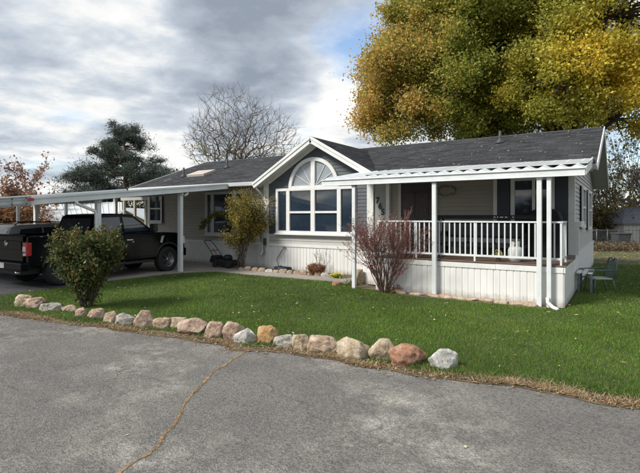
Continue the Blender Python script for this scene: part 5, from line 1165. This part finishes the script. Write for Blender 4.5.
hedge('brown_hedge', 'tall reddish brown autumn hedge at the far left behind the parked cars', (-30, 34), 30, 2.9, .7, 9000, [(.26, .13, .07), (.34, .20, .10), (.20, .11, .06)], .11, 2)
# pine
def pine(name, label, px, d, h, hw, seed, nb=46, group=None, n_leaf=20000, z0=.28, cols=None):
    rr = random.Random(seed); x, y = D(px, d); T = root(name, label, 'tree', (x, y, 0), group); mb = MB(); mb.tube([(x, y, -.1), (x + .2, y, h * .5), (x, y, h * .97)], [.28, .2, .04], 8); cl_ = []
    for i in range(nb):
        t = z0 + (1 - z0) * (i + rr.random()) / nb; z = t * h; a = rr.uniform(0, 6.28); L = hw * (1 - ((t - z0) / (1 - z0)) ** 2.2 * .75) * rr.uniform(.45, 1.1)
        e = Vector((x + math.cos(a) * L, y + math.sin(a) * L, z + L * rr.uniform(.05, .4))); m_ = Vector((x + math.cos(a) * L * .5, y + math.sin(a) * L * .5, z + L * .05)); mb.tube([(x, y, z), m_, e], [.09, .05, .02], 4, cap=False)
        for k_ in range(5):
            q = m_.lerp(e, rr.uniform(.25, 1.1)) + Vector((rr.gauss(0, .35), rr.gauss(0, .35), rr.gauss(.1, .2))); cl_.append((q, rr.uniform(.4, .85)))
    mb.build('trunk', mat('pine_bark', (.13, .085, .06), .9, .3, 8), T, fix=False); per = n_leaf // len(cl_); C = []
    for c, r_ in cl_: C.append(np.array(c) + rs.normal(0, r_ * .5, (per, 3)) * np.array([1, 1, .62]))
    C = np.concatenate(C); np_mesh('crown', leaf_verts(C, .15, rs, aspect=.14), 4, needlem, T, tint=pick(cols or [(.060, .085, .065), (.085, .115, .085), (.045, .062, .050), (.12, .14, .11)], len(C), rs))
pine('pine_tree', 'tall irregular dark green pine rising behind the carport', 124, 44, 9.9, 4.2, 3, nb=58, n_leaf=42000)
pine('pine_tree', 'lower spreading pine left of the tall one behind the carport', 90, 42, 5.9, 3.2, 4, nb=34, n_leaf=17000, z0=.35)
pine('pine_tree', 'small pointed conifer between the tall pine and the house roof', 170, 50, 6.6, 1.8, 6, nb=26, n_leaf=9000)
pine('pine_tree', 'bluish thin conifer just right of the tall pine', 152, 58, 9.0, 3.0, 9, nb=34, n_leaf=12000, cols=[(.05, .08, .075), (.07, .10, .09)])
hedge('dark_shrub', 'round dark green treetop showing just over the left roof ridge', (190, 196), 46, 6.0, .9, 5000, [(.03, .045, .03), (.045, .06, .04)], .12, 7, cat='shrub')
# rose bush in front of truck
def shrub(name, label, px, py, h, w, seed, stems, nleaf, cols, lsize, m=bark, depth=3, spread=.4, cat='shrub', up=.12, r0=.018, sp=.05, twig=.0035, topw=1.0, extra=None, kids=(2, 3), zmin=0, lowfill=False):
    rr = random.Random(seed); x, y = G(px, py); T = root(name, label, cat, (x, y, 0)); mb = MB(); tips = []; allp = []
    for i in range(stems):
        a = rr.uniform(0, 6.28); sp_ = rr.uniform(.05, 1) * w / h * topw
        grow(mb, (x + .08 * math.cos(a), y + .08 * math.sin(a), 0), (math.cos(a) * sp_, math.sin(a) * sp_, 1), h * .42, r0 * rr.uniform(.7, 1.1), depth, rr, tips, spread, up, .62, kids, 4, .10, twig, 5, allp)
    mb.build('stems', m, T, fix=False)
    pts = [p for p, dp in allp if (dp < depth or lowfill) and p.z > zmin]
    if nleaf: leaves_at('leaves', pts, nleaf, sp, lsize, cols, leafm, T)
    if extra: extra(T, pts, x, y)
    return T
def heads(T, pts, x, y):
    hi = sorted(pts, key=lambda p: -p.z)[:60]; leaves_at('rose_hips', hi, 260, .025, .022, [(.35, .16, .05), (.45, .26, .06), (.25, .10, .05)], leafm, T)
shrub('rose_bush', 'dense dark green rose bush with yellowing leaves in front of the parked truck', 87, 308, 1.72, .66, 14, 26, 26000, [(.060, .10, .034), (.080, .12, .040), (.11, .14, .045), (.05, .08, .032), (.24, .22, .055), (.17, .13, .055)], .030, bark, 3, .42, 'bush', extra=heads, sp=.065, lowfill=True)
shrub('yellow_shrub', 'tall loose shrub with small yellow green leaves at the wall left of the gable', 240, 270, 2.95, .36, 9, 17, 14000, [(.36, .26, .045), (.24, .20, .04), (.14, .15, .035), (.40, .29, .07), (.11, .13, .035)], .030, bark, 3, .36, sp=.09, r0=.02)
# arching branch of yellow shrub
sx, sy_ = G(243, 270); T = root('arching_branch', 'leafy green branch arching left from the yellow shrub across the window', 'branch', (sx, sy_, 0))
ap = [(sx, sy_, .3), (sx - .25, sy_ - .1, 1.5), (sx - .6, sy_ - .15, 1.95), (sx - 1.1, sy_ - .2, 2.02), (sx - 1.6, sy_ - .2, 1.75), (sx - 1.95, sy_ - .2, 1.42)]
MB().tube(ap, [.015, .012, .01, .008, .006, .004], 5).build('stem', bark, T, fix=False); pp_ = [Vector(ap[i]).lerp(Vector(ap[i + 1]), t / 5) for i in range(1, 5) for t in range(5)]
leaves_at('leaves', pp_, 900, .055, .04, [(.10, .13, .035), (.16, .17, .05), (.24, .20, .04)], leafm, T)
def redleaf(T, pts, x, y):
    lo = [p for p in pts if p.z < .75]; leaves_at('low_red_leaves', lo, 260, .03, .020, [(.50, .03, .05), (.40, .03, .04)], leafm, T)
shrub('red_twig_bush', 'nearly bare red twigged bush with small crimson leaves in front of the porch', 384, 293, 2.15, .95, 31, 40, 7500, [(.30, .085, .07), (.22, .08, .065), (.36, .075, .07)], .015, redtwig, 4, .30, extra=redleaf, sp=.02, r0=.017, twig=.0032, up=.06, topw=1.25)
shrub('dry_orange_plant', 'low dry orange brown perennial in the stone border below the arched window', 316, 276, .48, .55, 41, 40, 2400, [(.34, .15, .07), (.26, .12, .06), (.42, .24, .12)], .022, twigm, 2, .5, 'plant', sp=.03, r0=.006)
shrub('dry_plant', 'few thin dry stems standing beside the orange plant at the skirting', 322, 274, 1.0, .35, 43, 7, 60, [(.3, .2, .1)], .015, twigm, 2, .3, 'plant', r0=.006)
shrub('porch_weeds', 'green weeds growing between the porch skirting and flat stones', 500, 299, .16, .5, 45, 26, 1500, [(.08, .12, .03), (.13, .14, .04)], .020, twigm, 1, .6, 'weeds', r0=.004, sp=.08)
for i, (px, py) in enumerate(((352, 286), (392, 293.5))):
    shrub('low_weeds', ['dry weeds at the foot of the left porch post', 'fallen crimson leaves and sprigs at the foot of the red twigged bush'][i], px, py, .14, .35, 50 + i, 12, 500, [(.12, .12, .04), (.3, .06, .05)] if i else [(.14, .13, .05), (.25, .2, .1)], .02, twigm, 1, .6, 'weeds', r0=.004, sp=.07)

# ------------------------------------------------------------------ neighbours on the left
nb = root('neighbour_house', 'neighbouring tan house with long white metal roof seen under the carport', 'house', (-38, 24, 0))
tanm = mat('tan_siding', (.30, .265, .215), .7, .08, 2); wroof = mat('white_metal_roof', (.70, .73, .74), .4, .05, 2)
def U(px, d, py): x, y = D(px, d); return (x, y, ZY(py, d))
# low long roof: a wedge running left to right, facing the camera
A0 = D(40, 33); A1 = D(122, 33); B0 = D(28, 40); B1 = D(122, 40)
e0, e1, r0_, r1_ = (*A0, ZY(221, 33)), (*A1, ZY(219.5, 33)), (*B0, ZY(203, 40)), (*B1, ZY(202, 40))
MB().add([e0, e1, r1_, r0_] + [(p[0], p[1], p[2] - .15) for p in (e0, e1, r1_, r0_)], [(0, 1, 2, 3), (7, 6, 5, 4), (0, 4, 5, 1), (1, 5, 6, 2), (2, 6, 7, 3), (3, 7, 4, 0)]).build('roof', wroof, nb)
for i in range(16):
    t = (i + .5) / 16; a = Vector(e0).lerp(Vector(e1), t); b = Vector(r0_).lerp(Vector(r1_), t); MB().beam(a + Vector((0, 0, .02)), b + Vector((0, 0, .02)), .05, .05).build('roof_seam', wroof, nb)
W0 = D(50, 34); W1 = D(120, 34); C0 = D(40, 39.5); C1 = D(120, 39.5)
MB().prism([W0, W1, C1, C0], 0, ZY(222, 34), 'z').build('wall', tanm, nb)
# gable-fronted tan house
nb2 = root('neighbour_house', 'tan gabled shed with white rake boards between carport posts and house', 'house', (*D(130, 30), 0))
pk = D(128, 30); lf = D(108, 30); rt = D(158, 30); bk0 = Vector((FX, FY, 0)) * 7
def ext(p): return (p[0] + bk0.x, p[1] + bk0.y, p[2])
lz, rz, pz = ZY(222.5, 30), ZY(226, 30), ZY(211, 30)
f0 = [(*lf, 0), (*rt, 0), (*rt, rz), (*pk, pz), (*lf, lz)]; b_ = [ext(p) for p in f0]
MB().add(f0 + b_, [(0, 1, 2, 3, 4), (9, 8, 7, 6, 5), (1, 6, 7, 2), (0, 4, 9, 5)]).build('wall', tanm, nb2)
for q, qz in ((lf, lz), (rt, rz)):
    a, b = Vector((*pk, pz + .04)), Vector((*q, qz + .02)); fo = Vector((-FX, -FY, 0)) * .35; dn = (b - a).normalized() * .3; b = b + dn
    vs = [a + fo, b + fo, b + bk0, a + bk0]; MB().add([tuple(v) for v in vs] + [tuple(v + Vector((0, 0, .16))) for v in vs], [(3, 2, 1, 0), (4, 5, 6, 7), (0, 1, 5, 4), (1, 2, 6, 5), (2, 3, 7, 6), (3, 0, 4, 7)]).build('roof', wroof, nb2)
# tan patio frame at the left end of the house
pf = root('patio_frame', 'tan timber patio frame standing off the left end of the house', 'frame', (-19, 13.2, 0)); tm_ = mat('tan_timber', (.40, .38, .33), .7, .1, 5)
for x in (-19.55, -18.75, -17.95): MB().box(x - .05, x + .05, 13.15, 13.25, 0, 2.62).build('post', tm_, pf)
MB().box(-19.75, -17.75, 13.14, 13.26, 2.62, 2.76).build('beam', tm_, pf)
# freestanding thin post beyond
fp = root('neighbour_carport', 'grey neighbouring carport frame beyond the parked silver suv', 'carport', (-26, 14, 0))
for px in (66, 18):
    x, y = D(px, 27); MB().box(x - .07, x + .07, y - .07, y + .07, 0, ZY(203, 27)).build('post', greymetal, fp)
xa, ya = D(-10, 27); xb, yb_ = D(72, 27); MB().beam((xa, ya, ZY(202, 27)), (xb, yb_, ZY(202, 27)), .12, .18).build('beam', greymetal, fp)
# ------------------------------------------------------------------ right background
sd_ = root('garden_shed', 'cream garden shed with grey hipped roof at the right edge of the yard', 'shed', (*D(640, 31), 0))
shm = mat('cream_shed', (.58, .55, .50), .7, .1, 3); rfm = mat('grey_shed_roof', (.17, .18, .21), .8, .15, 3)
s0 = Vector((*D(624, 31), 0)); ux = Vector((RX, RY, 0)) * 2.9; uy = Vector((FX, FY, 0)) * 2.6; zt = ZY(223, 31)
pl = [s0, s0 + ux, s0 + ux + uy, s0 + uy]; MB().prism([(p.x, p.y) for p in pl], 0, zt, 'z').build('wall', shm, sd_)
o_ = .22; ex_ = Vector((RX, RY, 0)) * o_; ey_ = Vector((FX, FY, 0)) * o_
q = [pl[0] - ex_ - ey_, pl[1] + ex_ - ey_, pl[2] + ex_ + ey_, pl[3] - ex_ + ey_]; r0, r1 = s0 + ux * .3 + uy * .5, s0 + ux * .7 + uy * .5
vs = [(p.x, p.y, zt) for p in q] + [(r0.x, r0.y, ZY(207, 31)), (r1.x, r1.y, ZY(207, 31))] + [(p.x, p.y, zt - .1) for p in q]
MB().add(vs, [(0, 1, 5, 4), (1, 2, 5), (2, 3, 4, 5), (3, 0, 4), (0, 6, 7, 1), (1, 7, 8, 2), (2, 8, 9, 3), (3, 9, 6, 0), (9, 8, 7, 6)]).build('roof', rfm, sd_)
for i in range(12):
    a = s0 + ux * (i + .5) / 12; MB().beam((a.x - FX * .02, a.y - FY * .02, .02), (a.x - FX * .02, a.y - FY * .02, zt - .12), .03, .02, up=(FX, FY, 0)).build('batten', shm, sd_)
# bin
bn = root('trash_bin', 'dark grey wheeled trash bin in front of the shed', 'bin', (*D(621, 27), 0)); c = Vector((*D(621, 27), 0))
MB().add([(c.x + a * .30 * RX + b * .28 * FX, c.y + a * .30 * RY + b * .28 * FY, 0) for a, b in ((-1, -1), (1, -1), (1, 1), (-1, 1))] + [(c.x + a * .38 * RX + b * .36 * FX, c.y + a * .38 * RY + b * .36 * FY, .85) for a, b in ((-1, -1), (1, -1), (1, 1), (-1, 1))], [(3, 2, 1, 0), (4, 5, 6, 7), (0, 1, 5, 4), (1, 2, 6, 5), (2, 3, 7, 6), (3, 0, 4, 7)]).build('body', mat('bin_grey', (.06, .065, .07), .6, .15, 4), bn, bevel=.02)
MB().add([(c.x + a * .41 * RX + b * .39 * FX, c.y + a * .41 * RY + b * .39 * FY, z) for z in (.85, .93) for a, b in ((-1, -1), (1, -1), (1, 1), (-1, 1))], [(3, 2, 1, 0), (4, 5, 6, 7), (0, 1, 5, 4), (1, 2, 6, 5), (2, 3, 7, 6), (3, 0, 4, 7)]).build('lid', MC['bin_grey'], bn, bevel=.02)
# chain link fence
fn = root('chain_link_fence', 'low grey chain link fence across the back yard left of the shed', 'fence', (*D(605, 30), 0)); a = Vector((*D(586, 30), 0)); b = Vector((*D(640, 29.5), 0)); H_ = 1.0
L = (b - a).length; mb = MB(); k = int(L / .09)
for i in range(k):
    p = a.lerp(b, i / k); q1 = a.lerp(b, min(1, i / k + H_ * .6 / L)); q0 = a.lerp(b, max(0, i / k - H_ * .6 / L)); mb.tube([(p.x, p.y, .02), (q1.x, q1.y, H_)], .004, 3, cap=False); mb.tube([(p.x, p.y, .02), (q0.x, q0.y, H_)], .004, 3, cap=False)
mb.build('mesh', greymetal, fn, stuff=True, fix=False); MB().tube([(a.x, a.y, H_), (b.x, b.y, H_)], .022, 6).build('top_rail', greymetal, fn)
for i in range(6): p = a.lerp(b, i / 5); MB().tube([(p.x, p.y, 0), (p.x, p.y, H_ + .08)], .03, 8).build('fence_post', greymetal, fn)
# pale building beyond
pb = root('pale_outbuilding', 'pale low building with shallow roof glimpsed beyond the fence', 'building', (*D(608, 42), 0)); s0 = Vector((*D(597, 42), 0)); ux = Vector((RX, RY, 0)) * 2.2; uy = Vector((FX, FY, 0)) * 3
pl = [s0, s0 + ux, s0 + ux + uy, s0 + uy]; MB().prism([(p.x, p.y) for p in pl], 0, ZY(226, 42), 'z').build('wall', mat('dim_white', (.5, .5, .48), .7, .1, 2), pb)
MB().prism([(p.x, p.y) for p in [pl[0] - ux * .1 - uy * .1, pl[1] + ux * .1 - uy * .1, pl[2] + ux * .1, pl[3] - ux * .1]], ZY(226, 42), ZY(223.5, 42), 'z').build('roof', rfm, pb)
gnarl = mat('gnarled_bark', (.17, .14, .14), .9, .25, 8)
bare_tree('gnarled_tree', 'dark gnarled bare tree with spreading branches behind the shed', 632, 38, 9.0, 61, [(.36, .29, .07), (.24, .22, .07)], 400, gnarl, stems=1, depth=7, spread=.55, L0=.24, r0=.22, lsize=.10, lean=-.1)
bare_tree('gnarled_tree', 'dark leaning bare tree close to the right wall of the house', 604, 34, 7.4, 66, [(.40, .31, .07), (.24, .22, .07)], 500, gnarl, stems=2, depth=7, spread=.5, L0=.25, r0=.14, lsize=.10)
bare_tree('gnarled_tree', 'bare dark tree with yellow leaves at the extreme right edge', 655, 34, 8.6, 71, [(.44, .34, .07), (.28, .24, .07)], 700, gnarl, stems=2, depth=7, spread=.5, L0=.25, r0=.15, lsize=.11)
hedge('yellow_bushes', 'yellow and olive bushes behind the chain link fence', (590, 626), 36, 2.6, .9, 5000, [(.50, .38, .06), (.30, .26, .05), (.20, .2, .05)], .09, 12, cat='bushes')
hedge('brown_brush', 'low brown brush pile along the foot of the fence', (588, 660), 26, .30, .5, 2600, [(.20, .14, .09), (.15, .11, .07), (.26, .20, .13)], .06, 13, cat='brush')
hedge('dark_thicket', 'dark thicket of trunks and dead leaves right behind the house corner', (590, 606), 33, 2.6, .7, 3200, [(.07, .07, .04), (.09, .075, .035), (.20, .16, .04)], .09, 14, cat='thicket')
# distant tree line all round
def treeline(label, pts, n, h, seed, cols):
    r2 = np.random.default_rng(seed); C = []
    for i in range(len(pts) - 1):
        m_ = n // (len(pts) - 1); t = r2.uniform(0, 1, m_); k = r2.uniform(0, 1, m_); x = pts[i][0] + (pts[i + 1][0] - pts[i][0]) * t; y = pts[i][1] + (pts[i + 1][1] - pts[i][1]) * t
        hh = h * (.65 + .2 * np.sin(x * .21 + seed) + .15 * np.sin(y * .33 + x * .11) + .1 * np.sin(x * .9)); C.append(np.column_stack([x, y, k * hh]) + r2.normal(0, 1, (m_, 3)) * np.array([1.2, 1.2, .3]))
    C = np.concatenate(C); C[:, 2] = np.abs(C[:, 2]); o = np_mesh('distant_trees', leaf_verts(C, .45, rs), 4, leafm, tint=pick(cols, len(C), rs)); tag(o, label, 'trees', kind='stuff')
treeline('far wood reading as one brown green mass on the horizon', [(-110, -40), (-120, 30), (-90, 90), (-30, 120), (40, 110), (90, 80), (95, 20), (70, -45), (0, -62), (-60, -60), (-110, -40)], 70000, 7.0, 3, [(.09, .085, .04), (.13, .10, .05), (.06, .07, .035)])
